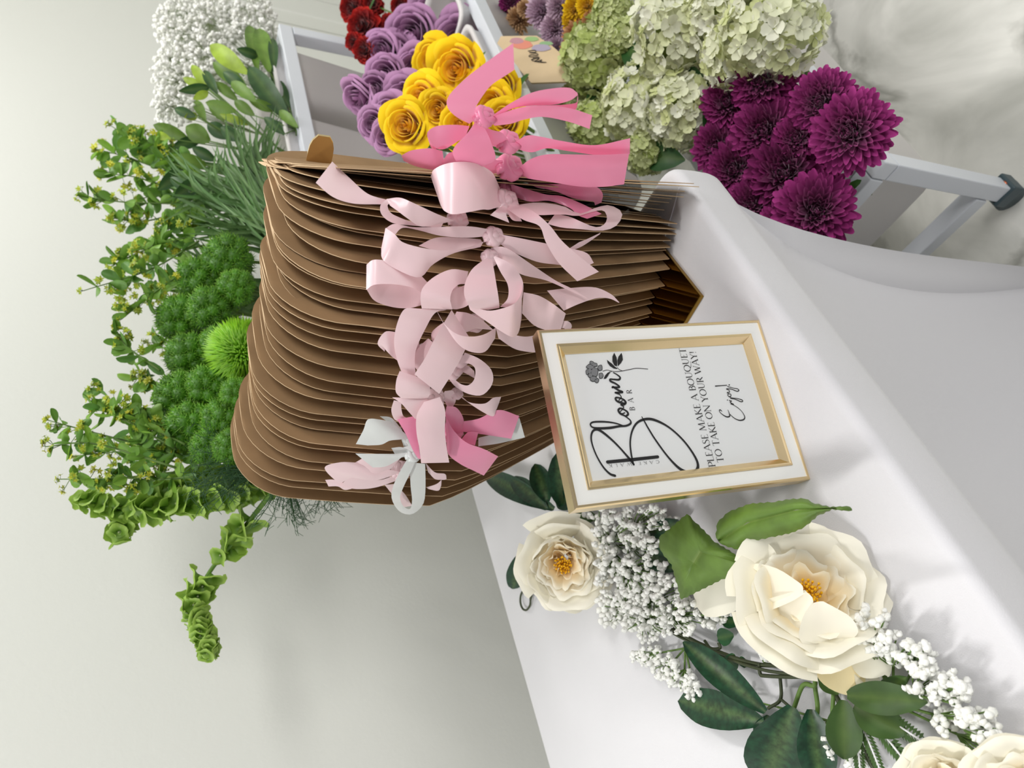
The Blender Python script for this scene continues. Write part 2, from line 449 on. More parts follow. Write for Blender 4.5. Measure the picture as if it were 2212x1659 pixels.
def strip(mb, K, E1, E2, offs, n=26, m=5, bow=.0):
    # E1/E2 edge polylines in crop coordinates, offs = distance in cm off the sleeve edges: pairs or single
    a = cr(E1, n); b = cr(E2, n)
    oo = [(o, o) if not hasattr(o, '__len__') else o for o in offs]
    oo = cr(oo, n) if len(oo) > 1 else np.array([oo[0]]*n)
    rows = []
    for i in range(n):
        A = rib_pt(*K(*a[i]), oo[i][0]); B = rib_pt(*K(*b[i]), oo[i][1])
        v = CAM-(A+B)/2; v.normalize()
        rows.append([A.lerp(B, j/(m-1))+v*bow*(B-A).length*math.sin(math.pi*j/(m-1)) for j in range(m)])
    mb.grid(rows)
def knot(t, mat_, K, cx, cy, off, rx=.011, name='knot'):
    mb = MB(); c = rib_pt(*K(cx, cy), off)
    Mx = Matrix((RH, UPC, -VIEW)).transposed()
    for k in range(3):
        a = k*1.05; pts = []
        for j in range(13):
            th = 2*math.pi*j/12
            pts.append(c+Mx @ Vector((rx*(.75*math.cos(th)*math.cos(a)-.45*math.sin(th)*math.sin(a)), rx*1.15*(.75*math.cos(th)*math.sin(a)+.45*math.sin(th)*math.cos(a)), rx*.55*math.sin(th+k))))
        mb.tube(pts, rx*.42, 7)
    mb.ball(c, rx*.8, 10, 7, jit=.12)
    mb.build(name, mat_, t)
HOT, BL, WH = M_sat_hot, M_sat_blush, M_sat_white
def bow(idx, m, K, lab, kn, parts):
    sl = SLEEVES[idx]
    c = rib_pt(*K(kn[0], kn[1]), 1)
    root = bpy.data.objects.new('ribbon_bow', None)
    first = MB(); 
    objs = []
    # the bow object itself is the knot; loops and tails are its sub-parts
    mb = MB(); c = rib_pt(*K(kn[0], kn[1]), kn[2]); rx = (kn[3] if len(kn) > 3 else .011)*.72
    Mx = Matrix((RH, UPC, -VIEW)).transposed()
    for k in range(3):
        a = k*1.05+.3; pts = []
        for j in range(13):
            th = 2*math.pi*j/12
            pts.append(c+Mx @ Vector((rx*(.8*math.cos(th)*math.cos(a)-.4*math.sin(th)*math.sin(a)), rx*1.1*(.8*math.cos(th)*math.sin(a)+.4*math.sin(th)*math.cos(a)), rx*.5*math.sin(th+k))))
        mb.tube(pts, rx*.5, 8)
    mb.ball(c, rx*.75, 10, 7, jit=.12)
    bpy.data.objects.remove(root)
    bo_ = mb.build('ribbon_bow', m, sl); bo_['label'] = lab
    for p in parts:
        nm = p[0]; mb = MB(); strip(mb, K, p[1], p[2], p[3], bow=(p[4] if len(p) > 4 else .03)); mb.build(nm, m, bo_)
    sl['label'] = 'kraft sleeve with '+lab
T, Lp = 'ribbon_tail', 'ribbon_loop'
bow(45, HOT, K5, 'hot pink bow whose long tail rises over the yellow roses', (1150, 500, 3.5, .010), [
 (T, [(1060, 545), (975, 500), (922, 440), (930, 370), (1030, 265), (1150, 170), (1335, 38)], [(1105, 510), (1092, 470), (1105, 430), (1150, 360), (1200, 300), (1290, 240), (1342, 205)], [3.2, 4.2, 4.8, 5, 5.4, 5.8, 6], .04),
 (Lp, [(1210, 490), (1320, 415), (1450, 350), (1590, 322), (1690, 320), (1738, 350)], [(1215, 510), (1330, 450), (1450, 432), (1590, 425), (1690, 400), (1742, 365)], [3.6, 4, 4.4, 4.6, 4.6, 4.4]),
 (Lp, [(1742, 360), (1735, 410), (1660, 425), (1550, 430), (1400, 440), (1220, 500)], [(1738, 385), (1732, 450), (1680, 470), (1560, 468), (1420, 470), (1230, 520)], [4.4, 4.2, 4, 3.8, 3.6, 3.4]),
 (T, [(1190, 505), (1290, 470), (1400, 440), (1550, 430), (1700, 450), (1832, 492)], [(1215, 558), (1320, 545), (1400, 520), (1520, 502), (1680, 532), (1815, 578)], [3.4, 4.4, 5, 5.2, 5.2, 5], .05),
 (T, [(1112, 508), (1050, 600), (955, 715), (1000, 820), (1045, 905)], [(1118, 508), (1155, 570), (1195, 660), (1222, 770), (1130, 815)], [3.4, 4.4, 5.2, 5.4, 5.2], .03),
 (T, [(1090, 500), (1180, 575), (1260, 600), (1300, 640)], [(1110, 590), (1165, 660), (1220, 690), (1280, 690)], [2.6, 3, 3, 2.6], .08)])
bow(44, HOT, K5, 'hot pink bow with a straight tail ending over the hydrangeas', (1300, 660, 2.2, .012), [
 (Lp, [(1060, 560), (960, 552), (850, 562), (795, 605), (815, 690)], [(1030, 640), (980, 655), (900, 680), (845, 705), (830, 710)], [2.4, 2.8, 3, 2.6, 2]),
 (Lp, [(815, 690), (900, 705), (1010, 640)], [(800, 640), (880, 660), (1000, 600)], [2, 1.8, 1.6]),
 (T, [(1335, 668), (1420, 620), (1500, 625), (1650, 655), (1850, 680), (2070, 636)], [(1345, 700), (1450, 725), (1550, 700), (1700, 720), (1870, 742), (2068, 736)], [2.4, 3, 3, 3, 3.2, 3.4], .04)])
bow(43, HOT, K5, 'hot pink bow with the widest, brightest flat tail', (1310, 820, 3, .014), [
 (T, [(1340, 850), (1440, 770), (1550, 738), (1700, 738), (1900, 740), (2064, 732)], [(1345, 862), (1430, 890), (1560, 910), (1750, 940), (1900, 942), (2032, 926)], [3, 4, 4.6, 4.8, 4.8, 4.6], .03),
 (Lp, [(1270, 775), (1200, 775), (1140, 800)], [(1275, 845), (1200, 858), (1140, 825)], [3, 3.2, 3.4]),
 (Lp, [(890, 715), (810, 700), (700, 712), (636, 742)], [(905, 822), (830, 835), (720, 812), (645, 778)], [2.6, 3, 2.6, 2]),
 (Lp, [(636, 742), (640, 760), (720, 760), (830, 740)], [(645, 775), (700, 790), (800, 800), (880, 800)], [1.9, 1.6, 1.4, 1.4]),
 (Lp, [(1000, 720), (930, 730), (885, 790)], [(1120, 860), (1000, 830), (900, 815)], [3.4, 3.2, 2.8])])
bow(41, HOT, K5, 'deep pink bow half hidden below the bright flat tail', (1290, 955, 1.0, .010), [
 (T, [(1320, 925), (1420, 955), (1540, 990), (1640, 1000), (1760, 1045), (1892, 1112)], [(1330, 1000), (1440, 1035), (1560, 1030), (1690, 1075), (1740, 1120), (1800, 1143)], [1.4, 2, 2.2, 2.4, 2.6, 2.6]),
 (Lp, [(1420, 915), (1560, 925), (1700, 925), (1850, 940), (1898, 985), (1890, 1040)], [(1480, 945), (1600, 970), (1700, 1010), (1800, 1030), (1840, 1035), (1850, 1058)], [1.2, 1.8, 2, 2, 1.8, 1.6])])
bow(39, BL, K5, 'blush bow with a big open barrel loop and a curled loop', (1285, 1035, 3.0, .013), [
 (Lp, [(1270, 1000), (1230, 900), (1190, 840), (1080, 790), (940, 790), (840, 830), (816, 875)], [(1255, 1060), (1190, 1085), (1140, 1085), (1060, 1100), (960, 1115), (905, 1095), (880, 1062)], [(3, 3), (4.2, 3.6), (5, 4.2), (5.6, 4.8), (5.6, 4.8), (4.8, 4.2), (3.6, 3.2)], .02),
 (Lp, [(816, 875), (860, 850), (960, 840), (1080, 850), (1160, 900), (1240, 980)], [(880, 1062), (890, 1010), (960, 982), (1060, 985), (1120, 1020), (1180, 1080)], [(3.6, 3.2), (2.4, 2), (1.8, 1.4), (1.8, 1.4), (2.2, 1.8), (2.6, 2.4)]),
 (T, [(1320, 1045), (1450, 1090), (1560, 1180), (1640, 1280), (1740, 1370), (1874, 1476)], [(1300, 1085), (1400, 1150), (1500, 1190), (1540, 1290), (1620, 1420), (1738, 1536)], [3, 3.8, 4.4, 4.8, 5, 5], .04),
 (Lp, [(1340, 1060), (1480, 1040), (1640, 1060), (1750, 1110), (1850, 1075), (1940, 1058), (2020, 1105), (1985, 1185), (1890, 1218), (1750, 1207), (1640, 1198), (1550, 1175)], [(1350, 1100), (1480, 1120), (1640, 1115), (1740, 1125), (1830, 1100), (1900, 1090), (1925, 1135), (1905, 1180), (1850, 1195), (1760, 1160), (1690, 1130), (1600, 1110)], [2.6, 3, 3, 3, 3, 2.8, 2.6, 2.4, 2.4, 2.2, 2, 2]),
 (T, [(1270, 1060), (1225, 1090), (1190, 1120)], [(1300, 1080), (1290, 1110), (1310, 1168)], [2.8, 2.8, 2.6]),
 (T, [(1300, 1070), (1330, 1090), (1365, 1110)], [(1290, 1090), (1330, 1150), (1390, 1160)], [2.7, 2.6, 2.4])])
bow(37, BL, K5, 'blush bow with the tail lying highest over the kraft edges', (985, 1150, 1.2, .010), [
 (T, [(197, 783), (310, 890), (420, 985), (545, 1025)], [(93, 916), (200, 1005), (330, 1047), (505, 1052)], [3, 2.6, 2, 1.6], .02),
 (Lp, [(540, 1018), (620, 1010), (700, 1040), (850, 1110), (965, 1155)], [(560, 1060), (610, 1095), (670, 1140), (760, 1192), (900, 1170)], [2.6, 3.4, 3.6, 3, 2], .1),
 (Lp, [(540, 1018), (500, 1060), (510, 1120), (580, 1170), (700, 1185), (880, 1200)], [(560, 1045), (545, 1060), (560, 1100), (610, 1130), (720, 1165), (900, 1160)], [2.6, 2, 1.6, 1.4, 1.2, 1.2])])
bow(34, BL, K5, 'blush bow with a long swooping loop and frayed end', (1210, 1255, 2.0, .0105), [
 (Lp, [(1190, 1210), (1050, 1190), (850, 1195), (700, 1195), (590, 1175), (530, 1205)], [(1180, 1250), (1050, 1262), (880, 1250), (740, 1215), (640, 1200), (590, 1245)], [2, 2.4, 2.4, 2.2, 2.2, 2.6]),
 (Lp, [(532, 1200), (590, 1240), (640, 1290), (760, 1325), (900, 1342), (1040, 1325), (1150, 1285)], [(505, 1330), (512, 1395), (580, 1450), (742, 1512), (830, 1430), (960, 1360), (1130, 1320)], [2.6, 3.6, 4, 4.2, 3.8, 3, 2.2], .05),
 (Lp, [(740, 1312), (850, 1262), (1000, 1262), (1130, 1272)], [(850, 1345), (950, 1345), (1060, 1322), (1140, 1292)], [2, 1.8, 1.8, 1.8]),
 (T, [(1250, 1240), (1380, 1265), (1550, 1300), (1700, 1330), (1800, 1360), (1842, 1420)], [(1250, 1300), (1330, 1350), (1480, 1412), (1600, 1430), (1700, 1440), (1800, 1440)], [2.2, 2.6, 2.8, 2.8, 2.6, 2.4]),
 (T, [(1195, 1325), (1290, 1325), (1450, 1430), (1600, 1530), (1700, 1580), (1800, 1640)], [(1190, 1370), (1280, 1410), (1380, 1490), (1540, 1530), (1680, 1590), (1795, 1643)], [2, 2.8, 3, 3, 3, 2.8]),
 (T, [(1750, 1290), (1800, 1270), (1885, 1230)], [(1640, 1360), (1760, 1320), (1880, 1240)], [1.6, 1.6, 1.6])])
bow(31, BL, K6, 'blush bow with a barrel loop lying on the kraft edges', (880, 210, 1.4, .010), [
 (Lp, [(760, 170), (680, 90), (600, 55), (500, 34), (430, 32), (392, 60)], [(740, 250), (700, 215), (640, 190), (540, 176), (440, 180), (390, 210)], [2, 2.8, 3.4, 3.6, 3.4, 2.6], .02),
 (Lp, [(392, 70), (430, 120), (540, 130), (640, 170), (740, 240)], [(390, 205), (440, 275), (540, 312), (640, 320), (730, 300)], [2.4, 1.8, 1.6, 1.4, 1.4]),
 (Lp, [(1000, 100), (900, 88), (800, 130), (730, 195), (714, 260), (722, 322)], [(985, 175), (940, 180), (905, 215), (892, 260), (898, 300), (905, 328)], [3, 4, 4.6, 4.8, 4.6, 4], .04),
 (Lp, [(900, 325), (940, 325), (1000, 300), (1020, 240)], [(890, 240), (930, 200), (960, 190), (985, 180)], [3.6, 2.8, 2.4, 2.4])])
bow(29, BL, K6, 'blush bow with a drop-shaped loop standing proud in the middle', (1130, 18, 2.6, .009), [
 (Lp, [(1115, 15), (1020, 90), (976, 190), (985, 270), (1030, 322), (1120, 330)], [(1140, 20), (1155, 100), (1168, 180), (1178, 240), (1184, 290), (1186, 318)], [3, 4.6, 5.4, 5.6, 5.4, 5], .05),
 (Lp, [(1150, 15), (1190, 100), (1235, 180), (1235, 260), (1190, 312)], [(1160, 8), (1260, 60), (1322, 150), (1325, 240), (1300, 320)], [3, 4.2, 4.6, 5, 5], .02),
 (Lp, [(1322, 160), (1318, 225), (1280, 288), (1200, 322), (1110, 334), (1000, 300)], [(1318, 380), (1300, 465), (1262, 492), (1190, 455), (1110, 400), (1010, 330)], [5, 5.6, 6, 6, 5.6, 4.8], .05),
 (T, [(1330, 225), (1420, 245), (1500, 290), (1582, 352)], [(1320, 350), (1390, 420), (1460, 450), (1545, 470)], [2.4, 2.6, 2.4, 2.2], .02),
 (T, [(1470, 215), (1600, 200), (1750, 195), (1850, 235), (1902, 285)], [(1570, 335), (1660, 295), (1760, 262), (1840, 262), (1900, 288)], [1.8, 2, 2.2, 2.2, 2.2]),
 (Lp, [(1160, 420), (1250, 470), (1340, 490), (1430, 475)], [(1180, 500), (1270, 560), (1350, 580), (1430, 585)], [1.8, 1.8, 1.8, 1.6]),
 (Lp, [(1550, 395), (1600, 400), (1618, 430), (1595, 468)], [(1545, 440), (1570, 440), (1580, 450), (1570, 470)], [2, 2.2, 2, 1.8])])
bow(26, BL, K6, 'blush bow with a broad diagonal tail cut square', (1040, 410, .8, .010), [
 (Lp, [(700, 322), (620, 325), (575, 410), (556, 520), (572, 620), (600, 700)], [(870, 330), (800, 350), (740, 450), (690, 560), (680, 640), (690, 745)], [3.4, 3.6, 3.4, 3.2, 3, 3], .05),
 (T, [(900, 330), (850, 415), (795, 510), (740, 620), (678, 715)], [(1010, 500), (985, 560), (945, 640), (885, 740), (826, 832)], [3.2, 4.2, 4.8, 5, 5], .03),
 (Lp, [(805, 325), (850, 405), (920, 468), (1000, 490), (1090, 478), (1166, 435)], [(820, 350), (890, 470), (950, 545), (1020, 582), (1100, 580), (1160, 500)], [4.8, 5.6, 6, 6, 5.6, 4.6], .04),
 (Lp, [(930, 340), (1000, 350), (1080, 390), (1150, 450)], [(890, 420), (950, 460), (1000, 460), (1020, 440)], [2, 2.2, 2, 1.8]),
 (Lp, [(900, 380), (830, 420), (780, 470), (790, 540)], [(960, 480), (900, 500), (840, 520), (820, 560)], [2.2, 2, 1.8, 1.6])])
bow(23, BL, K6, 'blush bow with a small puckered loop beside a kraft edge', (740, 580, .8, .009), [
 (Lp, [(700, 480), (620, 480), (560, 462), (500, 463), (458, 530), (500, 580)], [(720, 640), (620, 650), (560, 622), (525, 590), (500, 560), (505, 540)], [1.6, 1.8, 2, 2.2, 1.8, 1.4]),
 (Lp, [(760, 500), (700, 560), (660, 640)], [(830, 560), (780, 620), (700, 700)], [2, 2, 1.8])])
bow(21, BL, K6, 'blush bow with a ring-like open loop near the framed sign', (900, 690, 1.6, .011), [
 (Lp, [(980, 585), (1070, 625), (1138, 690), (1144, 770), (1085, 838), (1000, 832), (925, 790), (885, 745)], [(940, 650), (1000, 650), (1040, 680), (1035, 745), (1000, 780), (960, 775), (930, 755), (905, 730)], [3, 3.6, 4, 4, 3.6, 3, 2.4, 2], .03),
 (Lp, [(960, 590), (900, 640), (880, 700)], [(1000, 650), (950, 690), (900, 740)], [2, 1.8, 1.6]),
 (Lp, [(900, 700), (960, 700), (1040, 740)], [(930, 660), (990, 660), (1035, 695)], [1.2, 1.2, 1.2])])
bow(18, BL, K6, 'blush bow folded square like a box above the hot pink one', (800, 850, 2.0, .010), [
 (Lp, [(590, 695), (570, 750), (567, 820), (600, 858)], [(770, 755), (772, 790), (768, 840), (750, 862)], [3.4, 4.2, 4.4, 3.6], .1),
 (T, [(545, 852), (600, 890), (640, 935), (682, 982)], [(760, 860), (810, 862), (800, 900), (760, 950)], [3.2, 3.8, 4, 3.8], .06),
 (Lp, [(555, 870), (540, 930), (560, 985), (605, 1000)], [(600, 880), (600, 920), (610, 960), (630, 975)], [3, 3.2, 3, 2.8]),
 (Lp, [(860, 815), (910, 815), (925, 870), (905, 915)], [(830, 860), (860, 880), (870, 900), (880, 912)], [1.6, 1.6, 1.6, 1.6])])
bow(15, BL, K6, 'blush bow with one tail hanging straight down across the hot pink bow', (800, 880, 3.0, .009), [
 (T, [(735, 880), (692, 960), (690, 1060), (708, 1160), (718, 1246)], [(830, 850), (861, 930), (860, 1050), (870, 1150), (886, 1242)], [4.4, 5.4, 5.8, 5.8, 5.6], .05)])
bow(12, HOT, K6, 'hot pink bow low in the row, under a blush tail', (900, 1060, 1.6, .013), [
 (Lp, [(575, 985), (625, 1070), (670, 1170), (700, 1218)], [(700, 960), (700, 1080), (705, 1150), (715, 1222)], [3.4, 4, 4.2, 3.8], .04),
 (T, [(865, 955), (905, 1040), (985, 1120), (1090, 1160), (1178, 1205)], [(868, 1100), (880, 1190), (950, 1250), (1030, 1290), (1092, 1320)], [3, 4, 4.4, 4.4, 4], .06),
 (Lp, [(870, 905), (930, 915), (972, 985), (960, 1060)], [(860, 960), (890, 1020), (930, 1080), (950, 1100)], [2.6, 2.4, 2.2, 2.2]),
 (T, [(940, 1000), (1060, 980), (1180, 928), (1304, 964)], [(950, 1056), (1060, 1070), (1160, 1085), (1256, 1100)], [2, 2.4, 2.6, 2.6], .04),
 (Lp, [(1060, 1060), (1000, 1060), (960, 1100)], [(1040, 1140), (1000, 1130), (960, 1130)], [2.6, 2.4, 2.4])])
bow(10, WH, K6, 'white satin bow with one pointed fold toward the kraft corners', (660, 1110, 1.0, .010), [
 (T, [(540, 1000), (470, 985), (400, 985), (372, 1050), (328, 1132)], [(660, 1100), (590, 1105), (530, 1112), (480, 1135), (400, 1140)], [2.2, 2.8, 3, 2.8, 2.4], .06),
 (T, [(1060, 1095), (1180, 1060), (1305, 975)], [(1060, 1145), (1180, 1128), (1338, 1092)], [1.0, 1.4, 1.8]),
 (Lp, [(470, 965), (540, 975), (600, 1040)], [(520, 1000), (570, 1060), (630, 1110)], [1.6, 1.8, 1.6])])
bow(6, BL, K6, 'blush bow with curled loops at the wall end', (600, 1290, .8, .012), [
 (Lp, [(330, 1242), (240, 1240), (150, 1262), (155, 1300), (230, 1370)], [(600, 1300), (470, 1345), (400, 1345), (330, 1335), (300, 1330)], [2, 2.6, 2.8, 2.6, 2.2], .05),
 (Lp, [(230, 1380), (330, 1400), (450, 1390), (600, 1340)], [(300, 1320), (380, 1340), (480, 1345), (600, 1300)], [2, 1.8, 1.6, 1.4]),
 (Lp, [(145, 1345), (200, 1345), (280, 1372), (320, 1380)], [(165, 1385), (220, 1385), (260, 1405), (300, 1400)], [1.6, 1.6, 1.6, 1.6]),
 (Lp, [(310, 1250), (380, 1300), (440, 1320), (520, 1300)], [(380, 1210), (430, 1265), (520, 1230), (600, 1210)], [2, 2.6, 2.6, 2]),
 (Lp, [(745, 1245), (800, 1300), (860, 1310), (870, 1340)], [(760, 1300), (800, 1340), (840, 1345), (860, 1345)], [1.4, 1.6, 1.4, 1.2]),
 (Lp, [(750, 1390), (810, 1370), (840, 1345)], [(760, 1400), (820, 1410), (838, 1380)], [1.4, 1.6, 1.4]),
 (T, [(500, 1375), (560, 1450), (610, 1510)], [(560, 1370), (620, 1430), (665, 1500)], [.8, .8, .8])])
bow(3, WH, K6, 'white satin bow whose narrow loop hangs lowest at the wall end', (670, 1190, 2.2, .010), [
 (Lp, [(655, 1190), (600, 1280), (552, 1380), (543, 1460), (590, 1535), (665, 1550), (730, 1490), (744, 1390), (742, 1250)], [(700, 1200), (655, 1300), (612, 1390), (592, 1450), (610, 1500), (650, 1520), (664, 1470), (655, 1380), (650, 1240)], [2.6, 3.4, 3.8, 4, 4, 3.8, 3.2, 2.8, 2.4], .03),
 (T, [(560, 1190), (440, 1190), (325, 1188)], [(650, 1180), (520, 1260), (430, 1272)], [2.4, 2.8, 2.8], .08),
 (Lp, [(540, 1155), (600, 1150), (660, 1170)], [(560, 1190), (600, 1210), (650, 1200)], [2, 2, 2]),
 (T, [(610, 1150), (640, 1165), (665, 1180)], [(655, 1140), (665, 1150), (680, 1170)], [2.6, 2.6, 2.6])])
bow(17, BL, K6, 'blush tail curling back on itself beside the sign', (930, 830, 1.2, .007), [
 (T, [(920, 825), (1000, 880), (1095, 890), (1150, 855), (1196, 850)], [(965, 850), (1030, 905), (1140, 966), (1165, 930), (1180, 895)], [2, 2.6, 3, 2.8, 2.4], .03)])

# ------------------------------------------------------------------ framed sign
def solve_frame():
    BL_ = at_z(1752, 1035, TZ); BR_ = at_z(1640, 690, TZ)
    e = (BR_-BL_); wdt = e.length; e.normalize()
    lean = math.radians(10); back = Vector((-e.y, e.x, 0))
    if back.dot(FH) < 0: back = -back
    up = Vector((0, 0, math.cos(lean)))+back*math.sin(lean)
    return BL_, e, up, wdt
FBL, FE, FUP, FWD = solve_frame()
FHT = .5*((on_plane(1238, 1102, FBL, FE.cross(FUP))-FBL).dot(FUP)+(on_plane(1168, 728, FBL, FE.cross(FUP))-FBL).dot(FUP))
FN = FE.cross(FUP).normalized()
if FN.dot(CAM-FBL) < 0: FN = -FN
print('frame', FWD, FHT, [tuple(round(q, 3) for q in (on_plane(x, y, FBL, FN)-FBL)) for x, y in ((1238, 1102), (1168, 728))], (on_plane(1238, 1102, FBL, FN)-FBL).dot(FE), (on_plane(1168, 728, FBL, FN)-FBL).dot(FE))
def build_frame():
    t = thing('picture_frame', 'white and gold photo frame with the black script flower bar sign', 'picture frame', FBL+FE*FWD/2)
    def loop(ins, dz):
        return [FBL+FE*ins+FUP*ins+FN*dz, FBL+FE*(FWD-ins)+FUP*ins+FN*dz, FBL+FE*(FWD-ins)+FUP*(FHT-ins)+FN*dz, FBL+FE*ins+FUP*(FHT-ins)+FN*dz]
    def rings(L, m, nm, lab=None):
        mb = MB()
        for (a, b) in zip(L[:-1], L[1:]):
            A = loop(*a); B = loop(*b)
            for k in range(4):
                j = (k+1) % 4; mb.add([A[k], A[j], B[j], B[k]], [(0, 1, 2, 3)])
        o = mb.build(nm, m, t, smooth=False)
        if lab: o['label'] = lab
        return o
    rings([(.0035, -.016), (0, -.015), (0, -.001), (.0012, .0004), (.003, .0004), (.003, -.001)], M_gold, 'outer_rim', 'polished gold rim')
    rings([(.003, -.0005), (.0145, -.0005)], M_enamel, 'enamel_border', 'white enamel border')
    rings([(.0145, -.001), (.0147, .0008), (.0160, .0010), (.0172, .0004), (.0222, -.0045), (.0225, -.006)], M_gold, 'inner_bevel', 'sloping gold inner bevel')
    mb = MB(); L = loop(.02, -.0058); mb.add(L, [(0, 1, 2, 3)]); card = mb.build('sign_card', M_paper, t, smooth=False)
    mb = MB(); L = loop(.001, -.015); mb.add(L, [(0, 1, 2, 3)]); mb.build('backing_board', M_ink, t, smooth=False)
    # easel strut behind
    mb = MB(); c = FBL+FE*FWD/2; top = c+FUP*FHT*.62-FN*.016; foot = Vector((c.x-FN.x*.06, c.y-FN.y*.06, TZ+.001))
    for s in (1,):
        mb.add([top-FE*.012, top+FE*.012, foot+FE*.012, foot-FE*.012, top-FE*.012-FN*.003, top+FE*.012-FN*.003, foot+FE*.012-FN*.003, foot-FE*.012-FN*.003], [(0, 1, 2, 3), (7, 6, 5, 4), (0, 4, 5, 1), (1, 5, 6, 2), (2, 6, 7, 3), (3, 7, 4, 0)])
    mb.build('easel_strut', M_ink, t, smooth=False)
    P0 = FBL-FN*.0052
    pl = lambda px, py: on_plane(px, py, P0, FN)
    def stroke(mb, K, pts, n=None, tip=False):
        n = n or max(6, len(pts)*6)
        q = cr([(p[0], p[1], p[2]) for p in pts], n) if len(pts) > 2 else np.array([(p[0], p[1], p[2]) for p in pts], dtype=float)
        P = [pl(*K(a[0], a[1])) for a in q]; s = (pl(*K(q[0][0]+10, q[0][1]))-pl(*K(q[0][0], q[0][1]))).length/10
        rows = []
        for i, p in enumerate(P):
            d = P[min(i+1, len(P)-1)]-P[max(i-1, 0)]
            d.normalize(); sd = FN.cross(d)*(abs(q[i][2])*s/2); rows.append([p-sd, p, p+sd])
        mb.grid(rows)
        for i in (0, -1):       # rounded ends
            r = abs(q[i][2])*s/2; c = P[i]+FN*.00002; vs = [c]+[c+(FE*math.cos(a)+FUP*math.sin(a))*r for a in [k*math.pi/5 for k in range(10)]]
            mb.add(vs, [(0, 1+k, 1+(k+1) % 10) for k in range(10)])
    K4 = lambda x, y: (1250+x/5.925, 760+y/5.925)
    K5b = lambda x, y: (1440+x/5.925, 740+y/5.925)
    KF = lambda x, y: (1100+x/3.16, 650+y/3.16)
    mb = MB()
    stroke(mb, K4, [(465, 1585, 30), (400, 1560, 26), (320, 1480, 22), (240, 1350, 20), (185, 1220, 20), (160, 1110, 22), (172, 1030, 24), (210, 995, 28), (260, 1000, 30), (330, 1045, 30), (430, 1130, 26), (520, 1220, 24), (600, 1310, 26), (660, 1380, 30), (705, 1440, 26)])
    stroke(mb, KF, [(848, 1115, 10), (832, 1040, 12), (826, 960, 11), (840, 885, 12), (875, 830, 14), (935, 806, 17), (1000, 815, 17), (1090, 862, 13), (1180, 942, 13), (1248, 1030, 14), (1286, 1105, 17), (1280, 1155, 22), (1232, 1172, 22), (1165, 1145, 18), (1085, 1065, 13), (1000, 950, 12), (950, 870, 11), (925, 825, 10), (905, 790, 5)], n=110)
    stroke(mb, K4, [(370, 1410, 40), (690, 1378, 40), (1012, 1343, 38)])
    mb.build('monogram', M_ink, card, smooth=False); mb = MB()
    stroke(mb, K4, [(570, 945, 14), (480, 915, 17), (380, 898, 20), (270, 893, 22), (180, 900, 20), (150, 930, 18), (180, 965, 20), (260, 978, 28), (400, 972, 30), (520, 952, 26), (610, 945, 24), (665, 915, 24), (660, 875, 18), (620, 840, 16), (585, 815, 20), (535, 790, 26), (508, 750, 26), (530, 722, 22), (575, 735, 20), (620, 765, 24), (632, 800, 26), (600, 825, 22)], n=130)
    stroke(mb, K4, [(590, 780, 14), (555, 790, 12), (530, 770, 10), (560, 735, 12), (575, 700, 14), (540, 675, 18), (590, 665, 24), (510, 640, 26), (475, 610, 26), (480, 585, 22), (530, 590, 18), (580, 615, 24), (602, 650, 28), (575, 675, 26)], n=80)
    stroke(mb, K4, [(560, 625, 12), (520, 640, 10), (520, 610, 12), (545, 585, 14), (530, 550, 12), (500, 530, 26), (470, 522, 20)], n=40)
    stroke(mb, K4, [(470, 522, 22), (560, 515, 26), (510, 490, 24), (445, 450, 26), (430, 458, 18)], n=40)
    stroke(mb, K4, [(430, 452, 20), (520, 450, 24), (480, 410, 22), (410, 375, 26), (405, 350, 20), (450, 352, 20), (515, 355, 24), (530, 325, 20), (490, 290, 16), (445, 265, 12)], n=60)
    stroke(mb, K5b, [(710, 880, 5), (690, 862, 12), (675, 866, 10), (685, 892, 8), (730, 930, 10), (775, 950, 14), (808, 940, 14), (800, 900, 9), (785, 862, 6)], n=50)
    stroke(mb, K5b, [(808, 915, 7), (870, 968, 9), (930, 993, 12), (985, 985, 14), (1000, 950, 11), (970, 890, 7), (920, 840, 7), (860, 800, 7), (820, 782, 10), (860, 790, 8), (812, 762, 9), (832, 748, 9), (800, 738, 7)], n=80)
    stroke(mb, K5b, [(818, 712, 9), (880, 725, 9), (950, 755, 10), (975, 748, 10), (960, 730, 9), (900, 715, 8), (830, 705, 7), (800, 690, 9), (783, 672, 9), (795, 655, 8), (822, 662, 9), (822, 685, 9), (800, 692, 8)], n=60)
    stroke(mb, K5b, [(800, 655, 6), (775, 640, 9), (805, 632, 9), (800, 610, 8), (765, 592, 9), (830, 595, 9), (900, 622, 10), (926, 610, 10), (905, 590, 8), (850, 580, 7), (780, 560, 8)], n=60)
    stroke(mb, K5b, [(625, 556, 12), (700, 550, 9), (772, 545, 8)]); stroke(mb, K5b, [(798, 541, 12), (805, 540, 12)]); stroke(mb, K5b, [(776, 735, 9), (782, 734, 9)])
    # line flower, its stem and leaves
    stroke(mb, K4, [(310, 245, 6), (365, 233, 6), (420, 245, 6), (480, 252, 7), (560, 243, 7), (640, 228, 7), (740, 210, 7), (885, 219, 7)])
    stroke(mb, K4, [(560, 243, 6), (520, 225, 6), (495, 200, 6)]); stroke(mb, K4, [(425, 250, 5), (390, 260, 6), (350, 300, 6)])
    def blob(mb, K, pts, dz=0):
        vs = [pl(*K(*p))+FN*dz for p in pts]; c = sum(vs, Vector())/len(vs); n = len(vs)
        mb.add([c]+vs, [(0, 1+k, 1+(k+1) % n) for k in range(n)])
